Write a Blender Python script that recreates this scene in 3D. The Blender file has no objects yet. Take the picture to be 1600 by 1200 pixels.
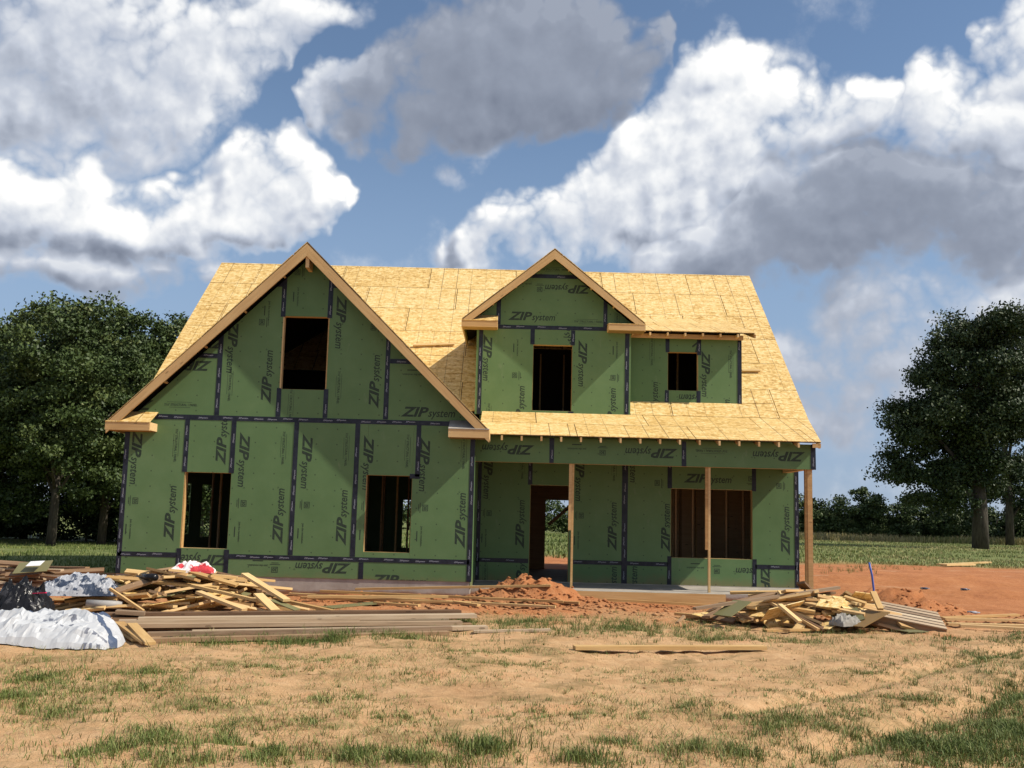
import bpy, bmesh, math, random
import numpy as np
from mathutils import Vector, Matrix, noise as mnoise

random.seed(7); rng = np.random.default_rng(7)
scene = bpy.context.scene
COL = scene.collection
R = math.radians

# ---------------------------------------------------------------- camera
F_PX, ZC, ROLL = 1600.0, 1.6, 0.025
PITCH = math.atan(204 / 1600)
cd = bpy.data.cameras.new('camera'); cam = bpy.data.objects.new('camera', cd); COL.objects.link(cam)
CM = Matrix.Rotation(math.pi/2 + PITCH, 4, 'X') @ Matrix.Rotation(ROLL, 4, 'Z')
cam.matrix_world = Matrix.Translation((0, 0, ZC)) @ CM
cd.sensor_fit = 'HORIZONTAL'; cd.sensor_width = 36; cd.lens = 36 * F_PX / 1600
cd.clip_start = 0.1; cd.clip_end = 3000
scene.camera = cam
def ray(x, y): return (CM.to_3x3() @ Vector(((x-800)/F_PX, -(y-600)/F_PX, -1)))
def U(x, y, Y):                       # pixel -> X, Z on the vertical plane at distance Y
    d = ray(x, y); t = Y/d.y; return d.x*t, ZC + d.z*t
def G(x, y, z=0.0):                   # pixel -> X, Y on the ground
    d = ray(x, y); t = (z-ZC)/d.z; return d.x*t, d.y*t

# ---------------------------------------------------------------- light
SUN = Vector((0.69, -0.17, 0.715)).normalized()
EL = math.asin(SUN.z); AZ = math.atan2(SUN.x, SUN.y)
sl = bpy.data.lights.new('sun', 'SUN'); sl.energy = 5.0; sl.angle = R(0.53); sl.color = (1.0, 0.93, 0.80)
so = bpy.data.objects.new('sun', sl); COL.objects.link(so)
so.rotation_euler = SUN.to_track_quat('Z', 'Y').to_euler(); so.location = (30, -8, 40)
scene.view_settings.view_transform = 'Standard'; scene.view_settings.look = 'None'
scene.view_settings.exposure = 0.22; scene.view_settings.gamma = 1.0
scene.view_settings.use_curve_mapping = False
try:
    scene.cycles.use_denoising = True
    scene.cycles.max_bounces = 6; scene.cycles.transparent_max_bounces = 6
except Exception: pass

# ---------------------------------------------------------------- node helpers
class S:                               # a tiny expression wrapper round node sockets
    def __init__(s, nt, sock): s.nt, s.k = nt, sock
    def _m(s, op, *a, clamp=False):
        n = s.nt.nodes.new('ShaderNodeMath'); n.operation = op; n.use_clamp = clamp
        for i, v in enumerate((s,) + a):
            if isinstance(v, S): s.nt.links.new(v.k, n.inputs[i])
            else: n.inputs[i].default_value = v
        return S(s.nt, n.outputs[0])
    def __add__(s, o): return s._m('ADD', o)
    __radd__ = __add__
    def __sub__(s, o): return s._m('SUBTRACT', o)
    def __rsub__(s, o): return (s * -1.0)._m('ADD', o)
    def __mul__(s, o): return s._m('MULTIPLY', o)
    __rmul__ = __mul__
    def __truediv__(s, o): return s._m('DIVIDE', o)
    def max(s, o): return s._m('MAXIMUM', o)
    def min(s, o): return s._m('MINIMUM', o)
    def smax(s, o, k): return s._m('SMOOTH_MAX', o, k)
    def pow(s, o): return s._m('POWER', o)
    def abs(s): return s._m('ABSOLUTE')
    def frac(s): return s._m('FRACT')
    def floor(s): return s._m('FLOOR')
    def lt(s, o): return s._m('LESS_THAN', o)
    def gt(s, o): return s._m('GREATER_THAN', o)
    def sat(s): return s._m('ADD', 0.0, clamp=True)
    def ss(s, a, b):
        n = s.nt.nodes.new('ShaderNodeMapRange'); n.interpolation_type = 'SMOOTHSTEP'
        s.nt.links.new(s.k, n.inputs[0]); n.inputs[1].default_value = a; n.inputs[2].default_value = b
        return S(s.nt, n.outputs[0])
def node(nt, typ, ins={}, out=0, **props):
    n = nt.nodes.new(typ)
    for k, v in props.items(): setattr(n, k, v)
    for k, v in ins.items():
        if isinstance(v, S): nt.links.new(v.k, n.inputs[k])
        else: n.inputs[k].default_value = v
    return S(nt, n.outputs[out])
def xyz(nt, v):
    n = nt.nodes.new('ShaderNodeSeparateXYZ'); nt.links.new(v.k, n.inputs[0])
    return [S(nt, o) for o in n.outputs]
def vec(nt, x, y, z): return node(nt, 'ShaderNodeCombineXYZ', {0: x, 1: y, 2: z})
def vscale(nt, v, s3):
    return node(nt, 'ShaderNodeVectorMath', {0: v, 1: s3}, operation='MULTIPLY')
def vadd(nt, v, s3): return node(nt, 'ShaderNodeVectorMath', {0: v, 1: s3}, operation='ADD')
def noise(nt, v, scale, detail=4, rough=0.55, dist=0.0, out=0):
    return node(nt, 'ShaderNodeTexNoise', {'Vector': v, 'Scale': scale, 'Detail': detail, 'Roughness': rough, 'Distortion': dist}, out)
def mixc(nt, f, a, b):
    n = nt.nodes.new('ShaderNodeMix'); n.data_type = 'RGBA'
    for i, v in ((0, f), (6, a), (7, b)):
        if isinstance(v, S): nt.links.new(v.k, n.inputs[i])
        else: n.inputs[i].default_value = v if i == 0 else (*v[:3], 1)
    return S(nt, n.outputs[2])
def ramp(nt, f, stops):
    n = nt.nodes.new('ShaderNodeValToRGB'); nt.links.new(f.k, n.inputs[0])
    e = n.color_ramp.elements
    while len(e) < len(stops): e.new(0.5)
    for i, (p, c) in enumerate(stops): e[i].position = p; e[i].color = (*c, 1)
    return S(nt, n.outputs[0])
def mat(name, fn, rough=0.8, bump=None):
    m = bpy.data.materials.new(name); m.use_nodes = True; nt = m.node_tree
    b = nt.nodes['Principled BSDF']; b.inputs['Roughness'].default_value = rough
    b.inputs['Specular IOR Level'].default_value = 0.25
    r = fn(nt)
    h = None
    if isinstance(r, tuple) and isinstance(r[0], S): r, h = r[0], r[1]
    if isinstance(r, S): nt.links.new(r.k, b.inputs['Base Color'])
    else: b.inputs['Base Color'].default_value = (*r, 1)
    if h is not None:
        bn = node(nt, 'ShaderNodeBump', {'Height': h, 'Strength': bump[0], 'Distance': bump[1]})
        nt.links.new(bn.k, b.inputs['Normal'])
    return m
def objco(nt): return node(nt, 'ShaderNodeTexCoord', out=3)
def uvco(nt): return node(nt, 'ShaderNodeTexCoord', out=2)
def orand(nt): return node(nt, 'ShaderNodeObjectInfo', out=5)
def world_pos(nt): return node(nt, 'ShaderNodeNewGeometry', out=0)

# ---------------------------------------------------------------- world: sky with cumulus
w = bpy.data.worlds.new('World'); scene.world = w; w.use_nodes = True
wn = w.node_tree; bg = wn.nodes['Background']; bg.inputs[1].default_value = 1.0
sky = wn.nodes.new('ShaderNodeTexSky'); sky.sky_type = 'NISHITA'; sky.sun_disc = False
sky.sun_elevation = EL; sky.sun_rotation = AZ; sky.air_density = 1.0; sky.dust_density = 0.0; sky.ozone_density = 1.6
SKY_STRENGTH = 0.10
def dir_of(x, y):
    d = ray(x, y).normalized(); return math.atan2(d.x, d.y), math.asin(d.z)
# cumulus banks, each a belt across the sky: knots of (x, y, half height, darkness) read off the photograph
BELTS = [
 (.85, [(-160,90,140,.45),(100,95,150,.40),(250,115,115,.2),(400,70,135,.08),(470,40,90,.15),(540,0,35,.3),(640,0,20,.3),(700,0,0,.3),(1490,60,0,.1),(1540,60,60,.05),(1600,80,150,.05),(1760,100,150,.1)]),
 (1.05, [(465,185,0,.1),(500,185,45,.12),(545,165,70,.7),(620,140,105,.95),(720,115,130,1),(830,100,115,1),(950,85,90,1),(1040,85,45,.95),(1075,85,0,.9)]),
 (1.1, [(-160,310,80,.1),(50,310,85,.1),(130,300,95,.05),(220,330,80,.1),(300,330,70,.1),(400,305,80,0),(480,290,80,0),(525,300,40,0),(550,300,0,0),(640,390,0,.2),(690,388,36,.2),(760,372,52,.1),(840,350,72,.05),(930,325,95,.05),(1000,275,135,.03),(1080,235,145,0),(1150,205,140,0),(1250,175,115,0),(1330,160,88,0),(1368,170,60,0),(1384,180,50,.1),(1400,175,70,0),(1450,168,88,0),(1520,185,75,.1),(1600,200,80,.2),(1760,210,80,.2)]),
 (1.0, [(-160,405,45,.5),(100,405,45,.6),(250,402,45,.6),(400,395,30,.5),(490,390,0,.5),(930,400,0,.4),(1000,395,42,.45),(1100,375,70,.7),(1250,345,100,.92),(1400,315,115,.97),(1500,312,115,.88),(1600,300,125,.8),(1760,300,125,.8)]),
 (.50, [(630,245,0,.4),(700,240,45,.4),(780,255,50,.35),(830,268,25,.3),(862,268,0,.3),(1150,560,0,.6),(1230,560,100,.62),(1350,560,150,.6),(1450,520,160,.5),(1560,490,140,.32),(1760,500,160,.4)]),
]
cf = bpy.data.node_groups.new('cloud_field', 'ShaderNodeTree')
cf.interface.new_socket('Vector', in_out='INPUT', socket_type='NodeSocketVector')
for nme in ('Field', 'Dark', 'Base'): cf.interface.new_socket(nme, in_out='OUTPUT', socket_type='NodeSocketFloat')
gi = cf.nodes.new('NodeGroupInput'); go = cf.nodes.new('NodeGroupOutput')
v0 = S(cf, gi.outputs[0])
wrp = noise(cf, v0, 8.0, 4, 0.55, out=1)
wv = vadd(cf, v0, vscale(cf, vadd(cf, wrp, (-.5, -.5, -.5)), (.125, .125, .125)))
vx, vy, vz = xyz(cf, wv)
az = vx._m('ARCTAN2', vy); el = vz._m('ARCSINE')
AZ0, AZS, EL0, ELS, HS = -.62, 1.24, -.1, .8, .16
tt = (az - AZ0)*(1/AZS)
lob = None; dk = None; wsum = None
for wt, knots in BELTS:
    st = []
    for (px, py, hh, dkn) in knots:
        a, e = dir_of(px, py); st.append((min(1, max(0, (a-AZ0)/AZS)), ((e-EL0)/ELS, hh/F_PX*1.12/HS, dkn)))
    cr = ramp(cf, tt, st); n_ = cr.k.node; n_.color_ramp.interpolation = 'EASE'
    for i, (p_, c_) in enumerate(st): n_.color_ramp.elements[i].position = p_; n_.color_ramp.elements[i].color = (*c_, 1)
    sp = node(cf, 'ShaderNodeSeparateColor', {0: cr}); r_, g_, b_ = [S(cf, o) for o in sp.k.node.outputs]
    q = (el - r_._m('MULTIPLY_ADD', ELS, EL0)) / g_._m('MULTIPLY_ADD', HS, .0015)
    g = ((q*q)._m('MULTIPLY_ADD', -wt, wt)).max(0.0) * g_.ss(0.0, .25)
    lob = g if lob is None else lob.max(g)
    g2 = g*g
    dk = g2*b_ if dk is None else g2._m('MULTIPLY_ADD', b_, dk)
    wsum = g2 if wsum is None else wsum + g2
dark_in = dk / (wsum + 0.004)
# away from the charted banks: the same kind of broken cumulus everywhere
gen = noise(cf, wv, 3.2, 1, 0.5).ss(0.44, 0.68)
gdark = xyz(cf, wrp)[1].ss(.45, .65)
infr = az.ss(-.72, -.56) * (1.0 - az.ss(.56, .72)) * (1.0 - el.ss(.50, .66))
base = lob*infr + gen*(1.0 - infr)
darkm = dark_in*infr + gdark*(1.0 - infr)
n1 = noise(cf, v0, 7.0, 7, 0.56)
wv2 = vadd(cf, v0, vscale(cf, wrp, (.02, .02, .02)))
p1 = (noise(cf, wv2, 17.0, 0, 0.5)*2.0 - 1.0).abs()
p2 = (noise(cf, wv2, 38.0, 0, 0.5)*2.0 - 1.0).abs()
p3 = (noise(cf, wv2, 85.0, 1, 0.5)*2.0 - 1.0).abs()
puff = p1*0.75 + p2*0.48 + p3*0.27
fld = base*0.58 + (n1 - 0.5)*1.9 + (puff - 0.30)*0.62*base.ss(0.0, .5) - 0.10
cf.links.new(fld.k, go.inputs[0]); cf.links.new(darkm.k, go.inputs[1]); cf.links.new(base.k, go.inputs[2])
def cloud(off):
    n = wn.nodes.new('ShaderNodeGroup'); n.node_tree = cf
    tc = node(wn, 'ShaderNodeTexCoord', out=0)
    v = node(wn, 'ShaderNodeVectorMath', {0: vadd(wn, tc, off)}, operation='NORMALIZE')
    wn.links.new(v.k, n.inputs[0])
    return S(wn, n.outputs[0]), S(wn, n.outputs[1]), S(wn, n.outputs[2])
c0, d0, b0 = cloud((0, 0, 0))
c1, _, b1 = cloud((0.009, 0.0, 0.013))
alpha = c0.ss(-.06, 0.36)
thick = c0.ss(0.0, .55)
lit = ((c0 - c1)*0.70*thick + (b0 - b1)*1.5*thick + 0.70 - c0.max(0.0)*0.06).sat()
lit = lit * (1.0 - d0*0.70)
ccol = ramp(wn, lit, [(0.0, (.15, .175, .235)), (.28, (.27, .305, .38)), (.50, (.48, .52, .60)), (.72, (.72, .74, .77)), (1.0, (.95, .94, .915))])
tc = node(wn, 'ShaderNodeTexCoord', out=0); _, _, tz = xyz(wn, tc)
skyc = node(wn, 'ShaderNodeVectorMath', {0: S(wn, sky.outputs[0]), 'Scale': SKY_STRENGTH}, operation='SCALE')
skyc = mixc(wn, (1.0 - tz.ss(.04, .42))*0.85, skyc, (.25, .345, .51))
final = mixc(wn, (alpha * tz.ss(-0.02, 0.05)), skyc, ccol)
wn.links.new(final.k, bg.inputs[0])
w.cycles.sampling_method = 'NONE'

# ---------------------------------------------------------------- mesh helpers
def link(name, me, m=None, parent=None, **props):
    o = bpy.data.objects.new(name, me); COL.objects.link(o)
    if m is not None and me is not None and not me.materials: me.materials.append(m)
    if parent is not None:
        o.parent = parent; o.matrix_parent_inverse = Matrix.Translation(-parent.location) if parent.get('_root') else Matrix.Identity(4)
    for k, v in props.items(): o[k] = v
    return o
def root(name, loc, label, cat, group=None):
    o = bpy.data.objects.new(name, None); COL.objects.link(o); o.location = loc; o['_root'] = 1
    o.empty_display_size = 0.3
    o['label'] = label; o['category'] = cat
    if group: o['group'] = group
    return o
def mk(vs, fs):
    me = bpy.data.meshes.new('m'); me.from_pydata([tuple(v) for v in vs], [], [tuple(f) for f in fs]); me.update(); return me
BOXF = [(0,3,2,1),(4,5,6,7),(0,1,5,4),(1,2,6,5),(2,3,7,6),(3,0,4,7)]
def boxv(x0, x1, y0, y1, z0, z1):
    return [(x0,y0,z0),(x1,y0,z0),(x1,y1,z0),(x0,y1,z0),(x0,y0,z1),(x1,y0,z1),(x1,y1,z1),(x0,y1,z1)]
def boxes(lst):
    vs, fs = [], []
    for b in lst:
        k = len(vs); vs += boxv(*b); fs += [tuple(i+k for i in f) for f in BOXF]
    return mk(vs, fs)
def box(name, b, m, parent=None, **props): return link(name, boxes([b]), m, parent, **props)
def clip(poly, hps):
    for a, b, c in hps:
        out = []
        for i in range(len(poly)):
            p, q = poly[i], poly[(i+1) % len(poly)]
            dp, dq = a*p[0]+b*p[1]-c, a*q[0]+b*q[1]-c
            if dp <= 0: out.append(p)
            if (dp < 0 < dq) or (dq < 0 < dp):
                t = dp/(dp-dq); out.append((p[0]+(q[0]-p[0])*t, p[1]+(q[1]-p[1])*t))
        poly = out
        if len(poly) < 3: return []
    return poly
def prisms(polys, to3, thick):          # 2-D polygons -> solids; to3(u, v, w) with w the depth
    vs, fs = [], []
    for p in polys:
        k = len(vs); n = len(p)
        vs += [to3(u, v, 0) for u, v in p] + [to3(u, v, thick) for u, v in p]
        fs.append(tuple(range(k, k+n))); fs.append(tuple(range(k+2*n-1, k+n-1, -1)))
        fs += [(k+i, k+n+i, k+n+(i+1) % n, k+(i+1) % n) for i in range(n)]
    me = mk(vs, fs)
    bm = bmesh.new(); bm.from_mesh(me); bmesh.ops.recalc_face_normals(bm, faces=bm.faces); bm.to_mesh(me); bm.free()
    return me
def rectp(x0, x1, z0, z1): return [(x0,z0),(x1,z0),(x1,z1),(x0,z1)]
def sub_rect(r, c):
    x0,x1,y0,y1 = r; a0,a1,b0,b1 = c
    if a1 <= x0 or a0 >= x1 or b1 <= y0 or b0 >= y1: return [r]
    out = []
    if b0 > y0: out.append((x0,x1,y0,b0))
    if b1 < y1: out.append((x0,x1,b1,y1))
    m0, m1 = max(y0,b0), min(y1,b1)
    if a0 > x0: out.append((x0,a0,m0,m1))
    if a1 < x1: out.append((a1,x1,m0,m1))
    return out

# ---------------------------------------------------------------- materials
def m_zip(nt):
    x, y, z = xyz(nt, objco(nt)); p = objco(nt)
    r = orand(nt)
    c = ramp(nt, noise(nt, p, 2.2, 5, .6)*0.7 + r*0.3, [(.25, (.092, .168, .066)), (.55, (.112, .195, .080)), (.8, (.134, .220, .096))])
    dx = ((x/0.4064).frac() - .5).abs()*0.4064; dz = ((z/0.3048).frac() - .5).abs()*0.3048
    dot = (dx*dx + dz*dz).lt(0.00020)
    scuff = noise(nt, vscale(nt, p, (1, 1, .35)), 5.0, 5, .7).ss(.62, .74)
    c = mixc(nt, scuff*0.22, c, (.26, .28, .20))
    mud = (noise(nt, p, 3.0, 5, .7)*.55 - z + .12).ss(0.0, .35)
    c = mixc(nt, mud*0.5, c, (.24, .13, .07))
    c = mixc(nt, dot*0.7, c, (.03, .045, .03))
    return c, noise(nt, p, 60, 3, .6)
M_zip = mat('green_sheathing', m_zip, 0.55, (0.15, .002))
def m_print(nt):
    n = noise(nt, world_pos(nt), 30, 3, .6)
    return ramp(nt, n, [(.3, (.022, .036, .026)), (.75, (.04, .062, .04))])
M_print = mat('print_ink', m_print, 0.6)
def m_tape(nt):
    p = world_pos(nt)
    return ramp(nt, noise(nt, p, 9, 4, .6), [(.3, (.010, .012, .020)), (.7, (.028, .032, .046))]), noise(nt, p, 14, 3, .5)
M_tape = mat('flashing_tape', m_tape, 0.32, (0.35, .01))
M_tprint = mat('tape_print', lambda nt: (.34, .36, .42), 0.5)
def m_osb(nt):
    uv = uvco(nt); r = orand(nt)
    u, v, _ = xyz(nt, uv)
    p = vec(nt, u + r*37.0, v + r*11.0, r*5.0)
    w1 = vadd(nt, p, vscale(nt, noise(nt, p, 6, 2, .5, out=1), (.10, .10, .10)))
    f1 = node(nt, 'ShaderNodeTexVoronoi', {'Vector': vscale(nt, w1, (9, 34, 1)), 'Scale': 1.0}, out=1)
    f2 = node(nt, 'ShaderNodeTexVoronoi', {'Vector': vscale(nt, w1, (22, 15, 1)), 'Scale': 1.0}, out=1)
    g = xyz(nt, f1)[0]*0.5 + xyz(nt, f2)[1]*0.3 + noise(nt, p, 2.0, 3, .6)*0.35 + (r - .5)*0.13
    c = ramp(nt, g, [(.15, (.36, .20, .055)), (.40, (.56, .36, .12)), (.62, (.68, .47, .185)), (.9, (.78, .60, .31))])
    hz = (((v/0.203).frac() - .5).abs()).gt(.47) * noise(nt, vscale(nt, p, (1.4, 4, 1)), 1.0, 2, .5).ss(.5, .6)
    vt = (((u/0.4064).frac() - .5).abs()).gt(.478) * noise(nt, vscale(nt, vec(nt, (u/.4064).floor(), (v/1.22).floor(), r*9.), (3.7, 5.3, 1)), 1.0, 0, .5).ss(.46, .52)
    c = mixc(nt, hz*0.55, c, (.20, .11, .04)); c = mixc(nt, vt*0.72, c, (.09, .05, .025))
    return c, g
M_osb = mat('osb', m_osb, 0.62, (0.25, .004))
def wood(name, dark, mid, light, sc=1.0, rough=0.7):
    def f(nt):
        p = objco(nt); r = orand(nt); q = vadd(nt, p, vec(nt, r*9., r*5., r*7.))
        gr = noise(nt, vscale(nt, q, (1.6*sc, 22*sc, 22*sc)), 1.0, 5, .6, .6)
        big = noise(nt, q, 1.1, 2, .5)
        kn = node(nt, 'ShaderNodeTexVoronoi', {'Vector': vscale(nt, q, (2.2, 7, 7)), 'Scale': 1.0}).lt(.10)
        c = ramp(nt, gr*0.50 + big*0.25 + (r - .5)*0.42 + .16, [(.28, dark), (.52, mid), (.78, light)])
        return mixc(nt, kn*0.6, c, tuple(x*0.45 for x in dark)), gr
    return mat(name, f, rough, (0.3, .004))
M_pine = wood('pine', (.36, .20, .075), (.52, .33, .135), (.66, .47, .23))
M_frame = wood('framing_lumber', (.41, .24, .10), (.56, .365, .165), (.68, .48, .245))
M_grey = wood('weathered_board', (.22, .145, .09), (.39, .285, .185), (.54, .43, .30))
M_brown = wood('brown_board', (.12, .065, .035), (.24, .145, .08), (.37, .245, .14))
M_stud = wood('stud', (.30, .17, .08), (.42, .26, .125), (.54, .36, .19))
def m_conc(nt):
    p = objco(nt); n = noise(nt, p, 3.0, 6, .65); _, _, z = xyz(nt, p)
    c = ramp(nt, n, [(.3, (.27, .235, .20)), (.7, (.42, .385, .34))])
    mud = (noise(nt, p, 1.7, 5, .65)*0.16 - z - .03).ss(-.02, .06)
    return mixc(nt, mud, c, (.22, .105, .055)), n
M_conc = mat('concrete', m_conc, 0.85, (.3, .01))
M_dark = mat('dark_backing', lambda nt: (.035, .026, .018), 0.9)  # near-black: for the added sheet below the roof joints and the upper partitions

# ---------------------------------------------------------------- ground
def smooth(a, b, x): t = np.clip((x-a)/(b-a), 0, 1); return t*t*(3-2*t)
def vnoise(x, y, s, seed=0):
    x = x*s + seed*17.3; y = y*s + seed*9.1
    xi = np.floor(x).astype(np.int64); yi = np.floor(y).astype(np.int64); fx = x-xi; fy = y-yi
    def h(i, j):
        n = (i*374761393 + j*668265263 + seed*144665) & 0x7fffffff
        n = ((n ^ (n >> 13))*1274126177) & 0x7fffffff
        return ((n ^ (n >> 16)) & 0xffff)/65535.0
    fx = fx*fx*(3-2*fx); fy = fy*fy*(3-2*fy)
    return (h(xi,yi)*(1-fx)+h(xi+1,yi)*fx)*(1-fy) + (h(xi,yi+1)*(1-fx)+h(xi+1,yi+1)*fx)*fy
MOUNDS = [(*G(845, 942), 1.1, .75, .33), (*G(790, 938), 1.1, .7, .16), (1.6, 19.7, 1.3, .4, .06), (*G(1395, 952), 1.3, 1.3, .42), (*G(1330, 935), 1.6, 1.2, .22), (*G(1480, 905), 5, 1.6, .22), (*G(1560, 925), 3.5, .9, .15), (3.2, 19.8, 1.2, .4, .05), (-2.6, 19.2, 2.6, .6, .10)]
def terrain(x, y):
    x = np.asarray(x, float); y = np.asarray(y, float)
    z = (vnoise(x,y,.35,1)-.5)*.10 + (vnoise(x,y,1.1,2)-.5)*.05
    near = 1 - smooth(25, 45, y)
    z = z + ((vnoise(x,y,3.1,3)-.5)*.035 + (vnoise(x,y,7.7,4)-.5)*.03 + (vnoise(x,y,15,8)-.5)*.02)*near
    for mx, my, rx, ry, h in MOUNDS:
        q = ((x-mx)/rx)**2 + ((y-my)/ry)**2
        z = z + h*np.exp(-q*1.6)*(1 + .6*(vnoise(x,y,4.5,5)-.5) + .55*(vnoise(x,y,11,6)-.5))
    z = z - .13*smooth(18.6, 20.3, y)*(1-smooth(30, 40, y))
    z = z - .55*smooth(30, 54, y)*smooth(-8, -20, x)
    z = z + (vnoise(x,y,.05,7)-.5)*1.2*smooth(120, 240, y)
    # wheel ruts crossing the right foreground
    for off in (0.0, 1.7):
        dd = (y - (7.2 + off + (x-2.0)*1.05))/1.45
        z = z - .085*np.exp(-(dd/.17)**2)*(.6 + .8*vnoise(x,y,2.2,21))*smooth(1.2, 2.6, x)*(1-smooth(9, 12, x))
    inside = smooth(-8.6,-8.0,x)*(1-smooth(6.6,6.9,x))*smooth(20.6,21.2,y)*(1-smooth(28.2,28.7,y))
    return z*(1-inside) - .05*inside
def tz(x, y): return float(terrain(np.array([x]), np.array([y]))[0])
def axis_pts(a, b, dens):
    out = [a]
    while out[-1] < b: out.append(out[-1] + dens(out[-1]))
    return np.array(out)
ys = axis_pts(-25, 420, lambda y: .07 if 5 < y < 21 else (.16 if 2 < y < 30 else min(14, .16 + abs(y-14)*.05)))
xs = axis_pts(-300, 320, lambda x: .09 if abs(x) < 9.5 else min(14, .1 + (abs(x)-9)*.07))
XX, YY = np.meshgrid(xs, ys); ZZ = terrain(XX, YY)
nx, ny = len(xs), len(ys)
co = np.stack([XX, YY, ZZ], -1).reshape(-1, 3)
ii = (np.arange(ny-1)[:, None]*nx + np.arange(nx-1)[None]).reshape(-1)
quads = np.stack([ii, ii+1, ii+1+nx, ii+nx], -1)
def np_mesh(co, faces, smoothed=False):
    me = bpy.data.meshes.new('m'); nf, k = faces.shape
    me.vertices.add(len(co)); me.vertices.foreach_set('co', np.ascontiguousarray(co, dtype=np.float32).ravel())
    me.loops.add(nf*k); me.loops.foreach_set('vertex_index', np.ascontiguousarray(faces, dtype=np.int32).ravel())
    me.polygons.add(nf); me.polygons.foreach_set('loop_start', np.arange(0, nf*k, k, dtype=np.int32))
    me.update(calc_edges=True); me.polygons.foreach_set('use_smooth', np.full(nf, bool(smoothed))); return me
def m_ground(nt):
    p = world_pos(nt); x, y, z = xyz(nt, p)
    big = noise(nt, p, .22, 4, .55); mid = noise(nt, p, .9, 6, .62); fine = noise(nt, p, 9, 6, .7); grit = noise(nt, p, 55, 3, .7)
    tan = ramp(nt, fine*0.45 + mid*0.6, [(.28, (.29, .155, .07)), (.5, (.49, .295, .145)), (.72, (.64, .43, .24))])
    red = ramp(nt, fine*0.5 + mid*0.55, [(.28, (.21, .066, .022)), (.52, (.39, .145, .052)), (.78, (.53, .25, .11))])
    yy = y + (mid - .5)*6.0 + (big - .5)*5.0
    rm = yy.ss(14.5, 19.5)*0.95 + mid.ss(.52, .70)*0.55
    c = mixc(nt, rm.sat(), tan, red)
    pale = noise(nt, vadd(nt, p, (9, 3, 0)), .55, 5, .6).ss(.56, .72) * yy.ss(24, 30)
    c = mixc(nt, pale*0.5, c, (.50, .31, .18))
    thatch = noise(nt, vadd(nt, p, (3, 8, 0)), 1.3, 6, .68).ss(.50, .64) * (1.0 - yy.ss(13.5, 17))
    c = mixc(nt, thatch*0.62, c, (.19, .14, .055))
    spk = noise(nt, p, 26, 4, .75).ss(.60, .68) * noise(nt, vadd(nt, p, (1, 5, 0)), 1.7, 3, .6).ss(.42, .6)
    c = mixc(nt, spk*0.55, c, (.16, .085, .04))
    xr = x + (big - .5)*10.0
    edge = (y + (mid - .5)*5.0 + (big - .5)*6.0)
    left = 1.0 - xr.ss(-10, -7)
    gm = edge.ss(39, 44) .max(edge.ss(25.5, 28)*left)
    grass = ramp(nt, noise(nt, vscale(nt, p, (1, .5, 1)), 1.4, 7, .7), [(.3, (.070, .095, .025)), (.5, (.13, .155, .045)), (.72, (.23, .225, .085))])
    c = mixc(nt, gm, c, grass)
    return c, fine*0.6 + grit*0.4
M_ground = mat('clay_ground', m_ground, 0.95, (0.9, .045))
gme = np_mesh(co, quads, True)
link('ground', gme, M_ground, kind='structure')

# ---------------------------------------------------------------- the house
YG, YB, YW, YS = 20.4, 21.3, 23.3, 23.75        # gable wall, porch beam, main wall, shed dormer wall
RY, RZ, KZ = 29.0, 8.63, 3.93                    # main ridge, roof height at the main wall
MS = (RZ-KZ)/(RY-YW)
house = root('house', (-.6, 24.5, 0), 'two-storey house under construction, green sheathing, bare strand-board roof', 'house')
PT = .012
# lettering ------------------------------------------------------
def text_mesh(s, size, shear=0.0, off=0.0):
    cu = bpy.data.curves.new('t', 'FONT'); cu.body = s; cu.size = size; cu.shear = shear; cu.offset = off; cu.resolution_u = 2
    o = bpy.data.objects.new('t', cu); COL.objects.link(o)
    bpy.context.view_layer.update()
    me = bpy.data.meshes.new_from_object(o.evaluated_get(bpy.context.evaluated_depsgraph_get()))
    bpy.data.objects.remove(o); bpy.data.curves.remove(cu)
    vs = [(v.co.x, v.co.y) for v in me.vertices]; fs = [tuple(p.vertices) for p in me.polygons]
    bpy.data.meshes.remove(me); return vs, fs
def fit(t, width=None, height=None):
    vs, fs = t; xs_ = [v[0] for v in vs]; ys_ = [v[1] for v in vs]
    x0, y0 = min(xs_), min(ys_); wd, ht = max(xs_)-x0, max(ys_)-y0
    sx = width/wd if width else height/ht; sy = height/ht if height else sx
    return [((x-x0)*sx, (y-y0)*sy) for x, y in vs], fs
def joint(*ts):
    vs, fs = [], []
    for (v, f), dx, dy in ts:
        k = len(vs); vs += [(a+dx, b+dy) for a, b in v]; fs += [tuple(i+k for i in g) for g in f]
    return vs, fs
def rectm(x0, x1, y0, y1): return [(x0,y0),(x1,y0),(x1,y1),(x0,y1)], [(0,1,2,3)]
T_zip = fit(text_mesh('ZIP', 1, .28, .035), .56, .20)
T_sys = fit(text_mesh('system', 1, .25, .014), .54, .185)
T_reg = fit(text_mesh('®', 1), .035, .035)
BIG = joint((T_zip, 0, 0), (T_sys, .55, -.045), (T_reg, 1.09, .12))
STRUCT = joint((fit(text_mesh('7/16" STRUCTURAL 1 PANEL', 1, 0, .02), .66, .05), 0, 0), (rectm(0, .5, 0, .006), .05, .075), (rectm(0, .42, 0, .006), .1, -.03))
JOIN = joint((fit(text_mesh('Join the revolution.', 1, 0, .02), .40, .05), 0, 0), (rectm(0, .2, 0, .02), .1, -.07))
n30 = fit(text_mesh('30', 1, 0, .03), .085, .07)
BADGE = joint((n30, .02, .02), (rectm(0, .125, 0, .012), 0, 0), (rectm(0, .125, 0, .012), 0, .1), (rectm(0, .012, .012, .1), 0, 0), (rectm(0, .012, .012, .1), .113, 0),
              (rectm(0, .2, 0, .012), -.04, -.05), (rectm(0, .14, 0, .012), -.01, -.08))
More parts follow.
